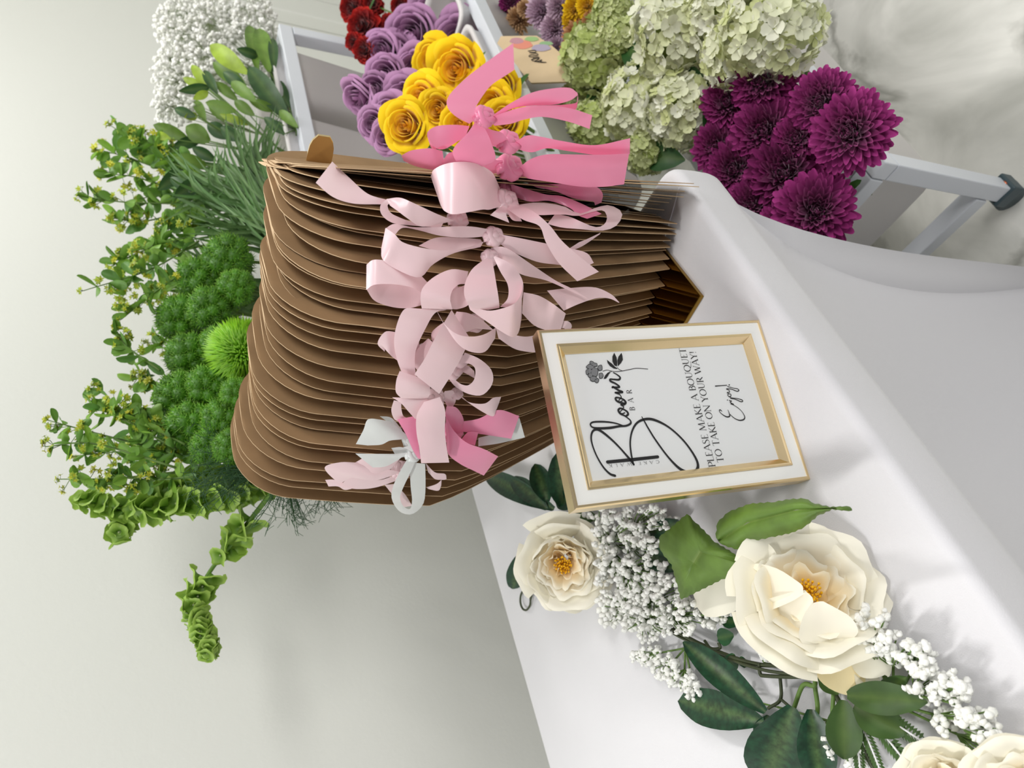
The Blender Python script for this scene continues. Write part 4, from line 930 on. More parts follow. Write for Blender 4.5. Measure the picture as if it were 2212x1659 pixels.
# wooden tag hanging on the middle rail
def tag_board():
    p0 = at_b(1150, 130, .590); n = (UPV*.75+Vector((-.25, -.6, 0))).normalized()
    t = thing('wooden_tag', 'pale wooden tag with coloured flower drawing on the middle rail', 'tag', p0)
    K = lambda x, y: (1040+x/7.373, y/7.373)
    pts = [(310, 575), (880, 568), (1130, 735), (1390, 960), (1350, 1300), (790, 1318), (530, 1030), (245, 700)]
    top = [on_plane(*K(*p), p0, n) for p in pts]; bot = [p-n*.005 for p in top]; k = len(top)
    mb = MB(); mb.add(top+bot, [tuple(range(k)), tuple(range(2*k-1, k-1, -1))]+[(i, i+k, (i+1) % k+k, (i+1) % k) for i in range(k)])
    bd = mb.build('tag_board', M_wood, t, smooth=False)
    pl = p0+n*.0006
    for nm, col, (cx, cy, rx, ry) in (('coral_mark', (222, 140, 118), (650, 710, 160, 70)), ('mauve_mark', (190, 140, 150), (560, 650, 110, 50)), ('green_mark', (150, 184, 120), (800, 620, 110, 38)), ('green_mark', (140, 176, 128), (1030, 690, 110, 32)), ('violet_mark', (170, 160, 180), (950, 760, 150, 56))):
        mb = MB(); vs = [on_plane(*K(cx+rx*math.cos(a)*(1+.08*math.sin(5*a)), cy+ry*math.sin(a)), pl, n) for a in [q*math.pi/12 for q in range(24)]]; pl = pl+n*.0001
        mb.add(vs, [tuple(range(24))]); mb.build(nm, mat(nm+str(cx), col, .7), bd, smooth=False)
    mb = MB()
    for st in ([(740, 812), (850, 800), (860, 830), (760, 835), (880, 850), (890, 880), (790, 870), (760, 900), (900, 905), (905, 925), (820, 925)], [(790, 950), (860, 930), (920, 930), (880, 955), (840, 975), (900, 975), (960, 950), (940, 980), (1030, 992)], [(800, 960), (900, 985), (980, 992), (1030, 990)]):
        q = cr(st, 40); P = [on_plane(*K(*a), pl+n*.0002, n) for a in q]; mb.tube(P, .0007, 4)
    mb.build('handwriting', M_ink, bd)
    mb = MB(); mb.tube([on_plane(*K(740, 1225), p0+n*.001, n), on_plane(*K(700, 1290), p0+n*.004, n), at_b(1118, 178, .607), at_b(1105, 200, .62)], .0012, 6); mb.build('twine', mat('twine', (120, 100, 60), .9), t)
tag_board()

# ------------------------------------------------------------------ top step greenery
KC = lambda x, y: (50+x/2.765, y/2.765)
LB, LM, LD = lin((158, 184, 60)), lin((104, 138, 52)), lin((52, 88, 42))
groups = [
 ('leafy branch with the two broadest leaves next to the baby\'s breath', .90, (640, 250), [((1470, 430), (1408, 170), 105, LM), ((1400, 420), (1350, 152), 80, LM), ((1340, 440), (1118, 268), 105, LB), ((1330, 520), (1135, 372), 95, LM), ((1420, 340), (1275, 292), 60, LD), ((1500, 430), (1490, 230), 60, LD), ((1500, 520), (1495, 380), 50, LD)]),
 ('leafy branch with the large dark drooping leaf', .88, (640, 280), [((1590, 720), (1345, 400), 125, LD), ((1590, 640), (1500, 480), 90, LD), ((1390, 605), (1243, 488), 75, LM), ((1380, 690), (1262, 600), 65, LM), ((1510, 660), (1350, 600), 60, LM), ((1640, 760), (1530, 660), 60, LM), ((1630, 830), (1480, 720), 60, LD), ((1560, 800), (1440, 700), 60, LD), ((1340, 540), (1195, 430), 70, LD)]),
 ('leafy branch with a bright young rosette at its tip', .90, (600, 320), [((1110, 530), (1008, 388), 60, LB), ((1110, 540), (955, 465), 55, LB), ((1105, 550), (1015, 592), 50, LB), ((1100, 530), (1100, 450), 30, LB), ((1280, 600), (1150, 490), 60, LM), ((1270, 665), (1090, 612), 72, LM), ((1345, 745), (1175, 682), 50, LB), ((1110, 520), (930, 545), 60, LD), ((1160, 560), (1080, 420), 60, LD)]),
 ('leafy branch reaching out over the bupleurum', .93, (560, 330), [((1115, 845), (972, 755), 110, LM), ((985, 830), (778, 745), 80, LM), ((880, 830), (790, 800), 50, LB), ((1235, 825), (1100, 740), 90, LD), ((1200, 725), (1110, 620), 50, LM), ((1030, 695), (903, 650), 60, LD), ((1090, 725), (1030, 600), 60, LM), ((1040, 690), (960, 700), 50, LB), ((1300, 840), (1180, 760), 80, LD), ((1060, 830), (890, 880), 70, LD)]),
 ('leafy branch with single leaves hanging among the grass', .92, (560, 380), [((1092, 990), (903, 935), 85, LM), ((960, 1020), (805, 1135), 90, LD), ((1065, 1075), (900, 1180), 90, LD), ((930, 950), (870, 870), 40, LM), ((1150, 960), (1010, 880), 70, LD), ((1000, 1150), (880, 1060), 60, LD), ((1200, 1100), (1050, 1150), 50, LD)]),
]
for lab, b, ft, lv in groups:
    base = at_b(*ft, b); t = thing('leafy_branch', lab, 'branch', base, 'leafy branches on the top step')
    i = near_bin(2, base); bc = BINS[(2, i)]
    stem_to(base, (bc.x, bc.y, bc.z-.18), t, .003)
    for k, (p, q, w, c) in enumerate(lv):
        px_leaf(t, KC(*p), KC(*q), w/2.765, b+.02*math.sin(k*2.3), c=c, bend=.16, dz=0, dz1=.012*math.cos(k*1.7))
        mb = MB(); P = cr([tuple(at_b(*KC(*p), b+.02*math.sin(k*2.3))), tuple(at_b(*KC(*p), b).lerp(base, .5)), tuple(base)], 5); mb.tube([Vector(x) for x in P], .0011, 5); mb.build('twig', M_stem, t)

def blades(lab, foot, tips, b, c, wpx, seed, bendup):
    rnd = random.Random(seed); F = at_b(*foot, b); t = thing('lily_grass', lab, 'grass', F, 'lily grass on the top step'); mb = MB()
    for n, tp in enumerate(tips):
        bb = b+rnd.uniform(-.05, .04); T_ = at_b(*tp, bb); F2 = at_b(foot[0]+rnd.uniform(-25, 25), foot[1]+rnd.uniform(-40, 40), b+rnd.uniform(-.03, .03))
        mid = F2.lerp(T_, .55)+Vector((0, 0, bendup*rnd.uniform(.4, 1.5)))+Vector((rnd.uniform(-.01, .01), 0, 0))
        P = [Vector(x) for x in cr([tuple(F2), tuple(mid), tuple(T_)], 9)]; w0 = wpx*depth(F2)/FPX/2; rows = []
        v = (CAM-F2).normalized()
        for i, p in enumerate(P):
            d = (P[min(i+1, 8)]-P[max(i-1, 0)]).normalized(); sd = d.cross(v).normalized(); w = w0*(1-(i/8.0)**2.5)+.0001
            rows.append([p-sd*w, p-v*w*.5, p+sd*w])
        mb.grid(rows, mix(c, lin((150, 180, 120)), rnd.uniform(0, .35)))
    mb.build('blades', M_leaf, t)
rg = random.Random(3)
GC2 = lin((120, 160, 92))
blades('pale lily grass crossing between the bupleurum and the leafy branches', (560, 400), [(rg.uniform(330, 430), rg.uniform(330, 520)) for _ in range(36)], .96, GC2, 7, 7, .03)
blades('pale lily grass deep behind the green trick heads', (560, 640), [(rg.uniform(340, 440), rg.uniform(500, 780)) for _ in range(46)], 1.0, lin((80, 116, 60)), 9, 8, .01)
GC = lin((74, 114, 54))
blades('lily grass fanning up between the leafy branches and the kraft sleeves', (600, 430), [(rg.uniform(480, 620), rg.uniform(225, 330)) for _ in range(46)], .88, GC, 7, 1, .02)
blades('lily grass arching left over the bupleurum', (590, 470), [(rg.uniform(350, 500), rg.uniform(300, 440)) for _ in range(52)], .90, GC, 7.5, 2, .03)
blades('lily grass lying flat just above the green trick heads', (600, 520), [(rg.uniform(390, 500), rg.uniform(430, 520)) for _ in range(40)], .90, GC, 7, 3, .015)
blades('lily grass lowest against the kraft corners', (620, 520), [(rg.uniform(470, 570), rg.uniform(330, 480)) for _ in range(40)], .86, GC, 6.5, 4, .01)

def star(mb, c, r, d, c0, c1, rnd):
    M = aim(d) @ Matrix.Rotation(rnd.uniform(0, 6), 3, 'Z')
    for k in range(5):
        a = k*2*math.pi/5; e = Matrix.Rotation(a, 3, 'Z')
        mb.add([c, c+M @ (e @ Vector((.5*r, -.32*r, .15*r))), c+M @ (e @ Vector((1.1*r, 0, .35*r))), c+M @ (e @ Vector((.5*r, .32*r, .15*r)))], [(0, 1, 2, 3)], [c1, c0, c0, c0])
    mb.ball(c+M @ Vector((0, 0, .15*r)), .22*r, 5, 3, c1)
BU0, BU1, BU2 = lin((132, 174, 62)), lin((206, 200, 50)), lin((92, 138, 64))
def bupleurum(lab, tip, foot, b, seed, extra=()):
    rnd = random.Random(seed); Tp = at_b(*tip, b); Ft = at_b(*foot, b-.02)
    t = thing('bupleurum_stem', lab, 'greenery', Ft, 'bupleurum stems on the top step')
    mid = Tp.lerp(Ft, .5)+Vector((rnd.uniform(-.015, .015), rnd.uniform(-.02, .02), rnd.uniform(-.01, .025)))
    P = [Vector(x) for x in cr([tuple(Tp), tuple(mid), tuple(Ft)], 12)]
    mb = MB(); mb.tube(P, [.0007+.0001*i for i in range(12)], 5); lf = MB(); fl = MB(); u = depth(Tp)/FPX
    ends = [(P[0], (P[0]-P[2]).normalized())]
    for k in range(1, 10):
        p = P[k]
        if k < 8:
            for s in (-1, 1):
                if rnd.random() < .25: continue
                d = ((P[k-1]-P[k+1]).normalized()*.5+RH*rnd.uniform(-1, 1)+UPC*rnd.uniform(-1, 1)-VIEW*rnd.uniform(-.3, .5)).normalized()
                L = rnd.uniform(22, 40)*u; q = p+d*L*.6; mb.tube([p, q], .0005, 4, cap=False); ends.append((q, d))
        for s in (0, 1):
            rows = petal_pts(rnd.uniform(28, 46)*u, rnd.uniform(17, 26)*u, .25, rnd.uniform(-.5, .6), m=6, n=5, tip=.2, wid=.7)
            M = aim((RH*rnd.uniform(-1, 1)+UPC*rnd.uniform(-1, 1)-VIEW*rnd.uniform(-.2, .8)).normalized())
            R2 = M @ Matrix.Rotation(-math.pi/2, 3, 'Y') @ Matrix.Rotation(rnd.uniform(0, 6.28), 3, 'X')
            cc = mix(BU2, BU0, rnd.random()); lf.grid([[R2 @ x+p for x in r] for r in rows], [mix(cc, BU0, .3)]*5+[cc]*25)
    for q, d in ends:
        yel_ = rnd.random() < .22
        for k in range(5):
            dd = (d+Vector([rnd.uniform(-.9, .9) for _ in range(3)])).normalized(); e = q+dd*rnd.uniform(4, 11)*u
            mb.tube([q, e], .0003, 3, cap=False); star(fl, e, rnd.uniform(5.5, 8.5)*u, (dd-VIEW*.5).normalized(), mix(BU0, BU1, .6 if yel_ else .15), BU1, rnd)
    mb.build('stem', M_stem, t); lf.build('leaves', M_leaf, t); fl.build('florets', M_leaf, t)
U = [((172, 425), (430, 440), 'reaching farthest left of the upper clump'), ((208, 322), (430, 400), 'with a round leaf pair left of its top'), ((240, 272), (440, 380), 'tallest of the upper clump'), ((270, 285), (450, 380), 'beside the tallest of the upper clump'), ((305, 300), (450, 390), 'under the tip of the grass bunch'), ((222, 375), (430, 430), 'with a wide leaf in the upper clump'), ((180, 628), (430, 520), 'spreading down toward the bare wall gap'), ((240, 575), (430, 500), 'with yellow flower buttons in the middle'), ((243, 470), (430, 450), 'with the yellowest flower head'), ((262, 690), (440, 560), 'hanging lowest of the upper clump'), ((258, 640), (440, 530), 'hidden between two hanging stems'), ((330, 330), (460, 400), 'close to the leafy branches'), ((300, 540), (450, 500), 'in front of the white wall gap'), ((330, 640), (450, 560), 'touching the topmost green trick head'), ((300, 430), (450, 430), 'deep in the upper clump'), ((350, 500), (470, 500), 'crossing the lily grass'), ((248, 708), (345, 800), 'single thin one bare except for its tip'), ((288, 815), (400, 850), 'small one beside the left green trick head'), ((330, 745), (420, 760), 'peeping over the green trick heads'), ((98, 965), (380, 1010), 'reaching farthest left of the lower clump'), ((105, 908), (380, 980), 'with curled leaf left in the lower clump'), ((207, 832), (380, 940), 'tallest of the lower clump'), ((240, 870), (400, 960), 'with pointed leaf in the lower clump'), ((130, 1035), (380, 1020), 'with oval leaf hanging in the lower clump'), ((160, 985), (390, 1000), 'with broad leaf in the lower clump'), ((195, 880), (380, 970), 'star shaped top in the lower clump'), ((290, 880), (420, 950), 'next to the green trick heads, lower clump'), ((280, 950), (420, 980), 'with yellow buttons in the lower clump'), ((330, 1000), (450, 1010), 'above the bells of Ireland'), ((240, 1030), (420, 1030), 'lying along the bells of Ireland'), ((350, 930), (450, 980), 'between the lower clump and the dill')]
for n, (tp, ft, w) in enumerate(U):
    bupleurum('bupleurum stem '+w, tp, ft, .97+.05*math.sin(n*1.9), 100+n)

TG0, TG1 = lin((84, 146, 26)), lin((154, 204, 60))
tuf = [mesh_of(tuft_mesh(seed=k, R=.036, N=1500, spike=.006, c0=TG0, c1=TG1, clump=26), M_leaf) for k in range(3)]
TL = [(480, 700, 50, .97), (430, 660, 50, .98), (440, 900, 56, .97), (492, 562, 62, .88), (432, 608, 58, .91), (512, 622, 46, .86), (392, 690, 60, .93), (455, 668, 56, .89), (410, 770, 58, .92), (472, 742, 44, .89), (390, 855, 62, .93), (452, 836, 56, .90), (415, 920, 60, .92), (486, 905, 54, .88), (512, 850, 40, .85), (500, 965, 44, .86), (452, 965, 46, .90)]
tl = ['green trick head in shade behind the bright green ball, upper', 'green trick head in shade behind the jutting one', 'green trick head in shade behind the lower left ones', 'green trick head nearest the lily grass', 'green trick head jutting out toward the bupleurum', 'green trick head against the kraft sleeve tops, upper one', 'green trick head bulging left, above the middle', 'green trick head just above the bright green ball', 'green trick head left of the bright green ball', 'green trick head partly covered by the bright green ball', 'biggest green trick head on the left edge of the bunch', 'green trick head below the bright green ball', 'green trick head at the lower left of the bunch', 'green trick head low beside the kraft edge', 'small green trick head squeezed against the kraft edge', 'lowest green trick head just above the dill', 'dark green trick head at the foot of the bunch']
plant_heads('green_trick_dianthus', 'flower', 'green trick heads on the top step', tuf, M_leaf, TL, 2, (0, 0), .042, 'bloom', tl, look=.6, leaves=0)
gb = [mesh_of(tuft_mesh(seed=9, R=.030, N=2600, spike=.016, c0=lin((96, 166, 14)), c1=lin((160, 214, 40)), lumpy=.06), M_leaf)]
plant_heads('green_ball_dianthus', 'flower', None, gb, M_leaf, [(524, 762, 80, .86)], 2, (0, 0), .044, 'bloom', ['bright green bristly ball flower beside the kraft sleeve tops'], look=.6, leaves=0)

def dill(lab, foot, ang0, ang1, L, n, seed):
    rnd = random.Random(seed); b = .88; F = at_b(*foot, b); t = thing('dill_frond', lab, 'greenery', F, 'feathery dill on the top step'); mb = MB(); u = depth(F)/FPX
    for k in range(n):
        a = math.radians(rnd.uniform(ang0, ang1)); ln = L*rnd.uniform(.55, 1.1); bb = b+rnd.uniform(-.04, .04)
        tip = (foot[0]+ln*math.cos(a), foot[1]+ln*math.sin(a)); P = [at_b(foot[0]+(tip[0]-foot[0])*q, foot[1]+(tip[1]-foot[1])*q+8*math.sin(q*3+k), b+(bb-b)*q) for q in (0, .3, .6, .8, 1)]
        mb.tube(P, [.0011, .0008, .0006, .0004, .0003], 4, cap=False)
        for j in range(9):
            q = rnd.uniform(.3, 1); i = min(3, int(q*4)); p = P[i].lerp(P[i+1], q*4-i); d = (RH*rnd.uniform(-1, 1)+UPC*rnd.uniform(-1, .6)-VIEW*rnd.uniform(-.5, .5)).normalized(); e = p+d*rnd.uniform(14, 34)*u
            mb.tube([p, p.lerp(e, .5)+UPC*.001, e], .00035, 3, cap=False)
    o = mb.build('fronds', mat('dill_green', (44, 84, 44), .6, var=.1), t)
dill('feathery dill standing behind the lower kraft corner', (600, 1000), 150, 215, 210, 26, 1)
dill('feathery dill hanging below the kraft corner toward the ribbons', (620, 1020), 60, 125, 130, 24, 2)
dill('feathery dill between the green trick heads and the bells', (560, 990), 100, 200, 150, 24, 3)
dill('feathery dill strands beside the blush curls', (700, 1030), 40, 120, 90, 16, 4)

# bells of Ireland
def bell_mesh(seed):
    rnd = random.Random(seed); rows = []; cols = []; n = 20
    for i, (r, z) in enumerate(((.0012, 0), (.004, .004), (.008, .009), (.013, .012), (.018, .0135), (.0205, .012))):
        row = []
        for j in range(n):
            a = 2*math.pi*j/n; w = 1+.12*(i/5.0)**2*math.sin(5*a+seed); row.append(Vector((r*w*math.cos(a), r*w*math.sin(a), z+.0035*(i/5.0)**2*math.sin(3*a+seed*2)+.002*(i/5.)**2*math.cos(5*a))))
        rows.append(row); cols += [mix(lin((92, 138, 32)), lin((172, 204, 92)), (i/5.0)**1.6)]*n
    mb = MB(); mb.grid(rows, cols, closeu=True); mb.ball((0, 0, .006), .002, 6, 4, lin((190, 200, 150))); return mb
M_bell = mat('bell_calyx', vcol=True, rough=.5, trans=.3, noise=.12, nscale=60)
bells = [mesh_of(bell_mesh(k), M_bell) for k in range(3)]
def bell_stem(lab, path, b, seed, spans, rad=34):
    rnd = random.Random(seed); P = [Vector(x) for x in cr([tuple(at_b(x, y, bb)) for x, y, bb in path], 40)]
    t = thing('bells_of_ireland', lab, 'greenery', P[0], 'bells of Ireland on the top step'); off = P[0]
    mb = MB(); mb.tube(P, [.0042-.003*i/39 for i in range(40)], 8, col=lin((120, 160, 70))); mb.build('stem', M_leaf, t)
    k = 0
    for (q0, q1, cnt, sc_) in spans:
        for j in range(cnt):
            q = q0+(q1-q0)*(j+.5)/cnt; i = min(38, int(q*39)); p = P[i]; ax = (P[i+1]-P[i]).normalized()
            a = j*2.2+rnd.uniform(-.3, .3); s1 = ax.orthogonal().normalized(); s2 = ax.cross(s1)
            d = (s1*math.cos(a)+s2*math.sin(a)+ax*.75).normalized()
            o = bpy.data.objects.new('bell', bells[k % 3]); C.objects.link(o); o.parent = t; k += 1
            s = rad*sc_*depth(p)/FPX/.0205*(1-.35*q)*rnd.uniform(.85, 1.15)
            put(o, p-off+d*.003, d, s, rnd.uniform(0, 6.28))
bell_stem('bells of Ireland stem lying level above the drooping one', [(640, 1000, .90), (520, 1050, .93), (400, 1090, .97), (280, 1100, 1.0), (165, 1078, 1.02)], .95, 1, [(.15, 1, 44, 1.0)])
bell_stem('bells of Ireland stem half covered by the level one', [(640, 980, .92), (500, 1020, .96), (380, 1050, 1.0), (290, 1110, 1.02), (250, 1160, 1.03)], .97, 2, [(.2, 1, 32, .95)])
bell_stem('bells of Ireland stem drooping lowest against the bare wall', [(650, 1010, .88), (600, 1050, .92), (520, 1150, .96), (450, 1240, 1.0), (420, 1310, 1.02), (440, 1370, 1.02), (455, 1410, 1.02)], .97, 3, [(.28, .42, 9, .95), (.50, .66, 10, 1.0), (.70, 1, 40, .85)])
bell_stem('short bells of Ireland stem behind the dill', [(660, 1000, .90), (600, 1040, .93), (540, 1060, .95), (490, 1090, .97)], .97, 5, [(.2, 1, 12, .9)])

# baby's breath
BBW = lin((250, 250, 246))
def gyp(lab, c, foot, b, rx, ry, n, seed):
    rnd = random.Random(seed); Cc = at_b(*c, b); F = at_b(*foot, b-.02); t = thing('babys_breath_spray', lab, 'flower', F, "baby's breath on the top step"); st = MB(); fl = MB(); u = depth(Cc)/FPX
    nodes = []
    for k in range(14):
        a = rnd.uniform(0, 6.28); r = math.sqrt(rnd.random())*.6; p = at_b(c[0]+rx*r*math.cos(a), c[1]+ry*r*math.sin(a), b+rnd.uniform(-.05, .05)); nodes.append(p)
        st.tube([Vector(x) for x in cr([tuple(F), tuple(F.lerp(p, .5)+Vector((0, 0, .01))), tuple(p)], 6)], .0006, 4, cap=False, col=lin((120, 140, 90)))
    for k in range(n):
        a = rnd.uniform(0, 6.28); r = math.sqrt(rnd.random()); p = at_b(c[0]+rx*r*math.cos(a), c[1]+ry*r*math.sin(a), b+rnd.uniform(-.06, .05))
        q = min(nodes, key=lambda m: (m-p).length); st.tube([q, q.lerp(p, .6)+Vector((rnd.uniform(-.003, .003), 0, rnd.uniform(-.003, .003))), p], .00028, 3, cap=False, col=lin((130, 146, 96)))
        s = rnd.uniform(4.2, 7.2)*u
        for j in range(3):
            fl.ball(p+Vector([rnd.uniform(-1, 1)*s*.5 for _ in range(3)]), s*.62, 5, 4, mix(BBW, lin((200, 202, 176)), rnd.random()*.3), jit=.2)
    st.build('stems', M_leaf, t); fl.build('blossoms', M_fuzz, t)
gyp("baby's breath spray at the picture edge, outermost left", (395, 55), (600, 180), 1.0, 62, 62, 330, 1)
gyp("baby's breath spray at the picture edge, in the middle", (470, 45), (610, 170), .98, 62, 62, 330, 2)
gyp("baby's breath spray at the picture edge, nearest the cart rail", (545, 30), (620, 150), .96, 46, 55, 200, 3)
gyp("baby's breath spray below the outermost one", (385, 150), (600, 230), 1.0, 58, 60, 330, 4)
gyp("baby's breath spray in the middle, above the leafy branches", (455, 130), (600, 220), .98, 62, 60, 300, 5)
gyp("baby's breath spray lowest, touching the bupleurum", (375, 225), (560, 290), 1.0, 48, 48, 220, 6)
gyp("baby's breath spray behind the broad leaves by the rail", (570, 150), (620, 230), .99, 42, 60, 160, 7)
gyp("thin baby's breath tip leaning to the cart rail", (580, 60), (620, 180), .97, 22, 40, 50, 8)

# ------------------------------------------------------------------ artificial garland on the tablecloth
def garland():
    Z0 = TZ+.004
    org = at_z(1450, 1330, TZ)
    t = thing('flower_garland', 'artificial garland of cream peonies, white filler and green leaves along the table', 'garland', org)
    zz = lambda x, y, z: at_z(x, y, TZ+z)
    def tube(pts, r, nm, m=M_fstem, n=30):
        mb = MB(); mb.tube([Vector(x) for x in cr([tuple(zz(*p)) for p in pts], n)], r, 7); return mb.build(nm, m, t)
    tube([(1195, 1110, .012), (1310, 1160, .012), (1335, 1230, .014), (1400, 1320, .014), (1500, 1385, .012), (1620, 1432, .010), (1700, 1440, .012), (1790, 1480, .010), (1830, 1560, .010), (1900, 1680, .012)], .0022, 'main_wire')
    tube([(1200, 1125, .016), (1300, 1175, .010), (1345, 1260, .010), (1420, 1345, .016), (1520, 1400, .008), (1640, 1445, .014), (1760, 1460, .008)], .0016, 'twisted_wire')
    tube([(1522, 1384, .010), (1535, 1400, .012), (1555, 1400, .012), (1552, 1388, .012)], .0016, 'wire_hook')
    tube([(1640, 1432, .012), (1642, 1455, .012), (1655, 1460, .012), (1735, 1462, .012), (1745, 1450, .012), (1745, 1430, .012), (1730, 1426, .012), (1690, 1426, .012)], .0018, 'wire_link')
    tube([(1685, 1460, .008), (1686, 1510, .010), (1660, 1530, .012)], .0016, 'branch_stem'); tube([(1686, 1510, .010), (1712, 1532, .012)], .0014, 'branch_stem', n=6)
    tube([(1755, 1440, .012), (1760, 1480, .02), (1735, 1480, .02), (1715, 1530, .018)], .002, 'branch_stem', m=M_stem)
    tube([(1760, 1480, .012), (1765, 1540, .014), (1740, 1580, .014)], .002, 'branch_stem', m=M_stem)
    tube([(1800, 1500, .012), (1800, 1570, .012), (1830, 1640, .014)], .0018, 'branch_stem', m=M_stem)
    rg_ = [(1135+15*math.cos(a)*.75, 1296+22*math.sin(a), .006) for a in [k*.5 for k in range(14)]]
    tube(rg_[:13]+[rg_[0]]+[(1152, 1272, .010), (1165, 1255, .014)], .0016, 'end_hook', n=60)
    # peonies
    PC, PB = lin((255, 214, 104)), lin((252, 248, 232))
    def peony(c, z, face, s, seed, petals=None, lab=None, st=(0, 0), flat=1.0):
        p = zz(c[0], c[1], z); o = peony_mesh(seed, petals, cc=PC, cb=PB, flat=flat).build('peony', M_petal, None)
        o.parent = t; put(o, p-org, face.normalized(), s, seed*1.1)
        if lab: o['label'] = lab
        q = stamen_mesh(seed).build('stamens', M_stamen, None); q.parent = o; q.location = (st[0], st[1], .006); q.scale = (1.25, 1.25, 1.25)
        return o
    toc = lambda px, py: -ray(px, py).normalized()
    peony((1218, 1216), .048, toc(1216, 1222)*1.0+RH*-.26+UPC*.10, .90, 2, flat=1.02)
    big = [(4, .018, .034, 1.7, .004), (5, .028, .042, 1.7, .006), (6, .038, .050, 1.5, .008), (5, .046, .052, 1.5, .010), (6, .054, .048, 1.4, .014), (5, .060, .036, 1.3, .018)]
    peony((1745, 1284), .046, toc(1742, 1262)+RH*.36+UPC*-.10, .80, 5, petals=big)
    peony((2052, 1708), .035, toc(2050, 1660)+UPC*.2, .50, 8); peony((2240, 1742), .035, toc(2200, 1659)+UPC*.1, .62, 11)
    # loose outer petals of the large peony
    def pet(b, tp, w, z0, z1, c=None, bend=.3):
        o = px_leaf(t, b, tp, w, 0, name='petal', c=c or PB, m=M_petal, bend=bend, plane=lambda x, y: zz(x, y, z0+(z1-z0)*min(1, math.hypot(x-b[0], y-b[1])/max(1, math.hypot(tp[0]-b[0], tp[1]-b[1])))), n=13, tipw=.5)
    pet((1655, 1265), (1500, 1292), 96, .03, .03); pet((1660, 1310), (1604, 1215), 80, .04, .05); pet((1680, 1330), (1620, 1300), 90, .04, .04); pet((1700, 1330), (1640, 1400), 80, .03, .02); pet((1765, 1385), (1860, 1500), 95, .03, .02, c=lin((255, 238, 190))); pet((1840, 1420), (1926, 1446), 66, .02, .015); pet((1850, 1440), (1895, 1500), 50, .02, .01)
    pet((1750, 1285), (1650, 1385), 130, .062, .045, bend=.22); pet((1765, 1300), (1800, 1400), 120, .062, .045, bend=.25); pet((1735, 1272), (1606, 1268), 105, .066, .055, bend=.2)
    pet((1680, 1240), (1612, 1168), 62, .055, .065)
    # leaves
    DG, DG2, MG, LG = lin((22, 62, 38)), lin((34, 84, 44)), lin((62, 92, 38)), lin((98, 128, 52))
    def leaf(b, tp, w, z0, z1, c, m=M_dleaf, bend=.10, n=12, tw=.06):
        px_leaf(t, b, tp, w, 0, name='leaf', c=c, m=m, bend=bend, n=n, tipw=tw, plane=lambda x, y: zz(x, y, z0 if (x, y) == b else z1))
    for a in [((1197, 1100), (1050, 1026), 54, .03, .02), ((1182, 1100), (1106, 1032), 44, .034, .03), ((1183, 1085), (1156, 1002), 48, .03, .03), ((1218, 1098), (1204, 978), 58, .02, .03), ((1132, 1188), (1107, 1272), 46, .02, .006), ((1457, 1232), (1390, 1192), 50, .02, .02), ((1400, 1150), (1475, 1128), 40, .02, .02), ((1654, 1538), (1476, 1386), 64, .014, .025), ((1650, 1560), (1466, 1512), 84, .012, .010), ((1715, 1528), (1650, 1700), 130, .03, .012), ((1752, 1532), (1775, 1700), 80, .02, .01), ((1200, 1080), (1255, 1085), 40, .02, .02), ((1660, 1545), (1640, 1600), 40, .008, .006)]:
        leaf(*a, DG)
    for a in [((1770, 1462), (1812, 1500), 34, .02, .02), ((1822, 1512), (1824, 1640), 74, .025, .02), ((1830, 1502), (2004, 1516), 66, .03, .02), ((1845, 1525), (1960, 1585), 76, .02, .015), ((1900, 1500), (1960, 1462), 40, .01, .02), ((1240, 1110), (1290, 1120), 36, .01, .01)]:
        leaf(*a, MG, M_leaf)
    for a in [((1585, 1372), (1550, 1378), 38, .01, .012), ((1585, 1412), (1572, 1446), 36, .01, .006), ((1600, 1418), (1610, 1442), 18, .01, .006), ((1560, 1340), (1600, 1345), 30, .01, .012)]:
        leaf(*a, DG2, M_leaf, tw=.3)
    def outline_leaf(pts, mid, z, c):
        ctr = sum((zz(x, y, z+.006) for x, y in mid), Vector())/len(mid); rnd = random.Random(4)
        q = []
        for i in range(len(pts)):
            a, b = pts[i], pts[(i+1) % len(pts)]; n = max(2, int(math.hypot(b[0]-a[0], b[1]-a[1])/7))
            for k in range(n):
                f = k/n; e = 1.4 if k % 2 else -.8
                nx, ny = (b[1]-a[1]), -(b[0]-a[0]); ln = math.hypot(nx, ny); q.append((a[0]+(b[0]-a[0])*f+nx/ln*e, a[1]+(b[1]-a[1])*f+ny/ln*e))
        # rings shrinking to the midrib polyline
        def nearest(p):
            best = None
            for a, b in zip(mid[:-1], mid[1:]):
                dx, dy = b[0]-a[0], b[1]-a[1]; f = max(0, min(1, ((p[0]-a[0])*dx+(p[1]-a[1])*dy)/(dx*dx+dy*dy))); r = (a[0]+dx*f, a[1]+dy*f); d = math.hypot(p[0]-r[0], p[1]-r[1])
                if best is None or d < best[0]: best = (d, r)
            return best[1]
        rows = []; cols = []
        for s in (0, .08, .35, .7, 1):
            row = []
            for k, p in enumerate(q):
                m_ = nearest(p); x = m_[0]+(p[0]-m_[0])*s; y = m_[1]+(p[1]-m_[1])*s
                row.append(zz(x, y, z+.010*math.sin(math.pi*min(1, s*.8+.1))-.008*s+.0012*math.sin(k*.55)*s)); cols.append(mix(c, lin((150, 166, 96)), .35 if s < .05 else 0))
            rows.append(row)
        mb = MB(); mb.grid(rows, cols, closeu=True); mb.build('leaf', M_leaf, t)
    K1 = lambda x, y: (1000+x/2.186, 900+y/2.186); K2 = lambda x, y: (1500+x/2.185, 900+y/2.185)
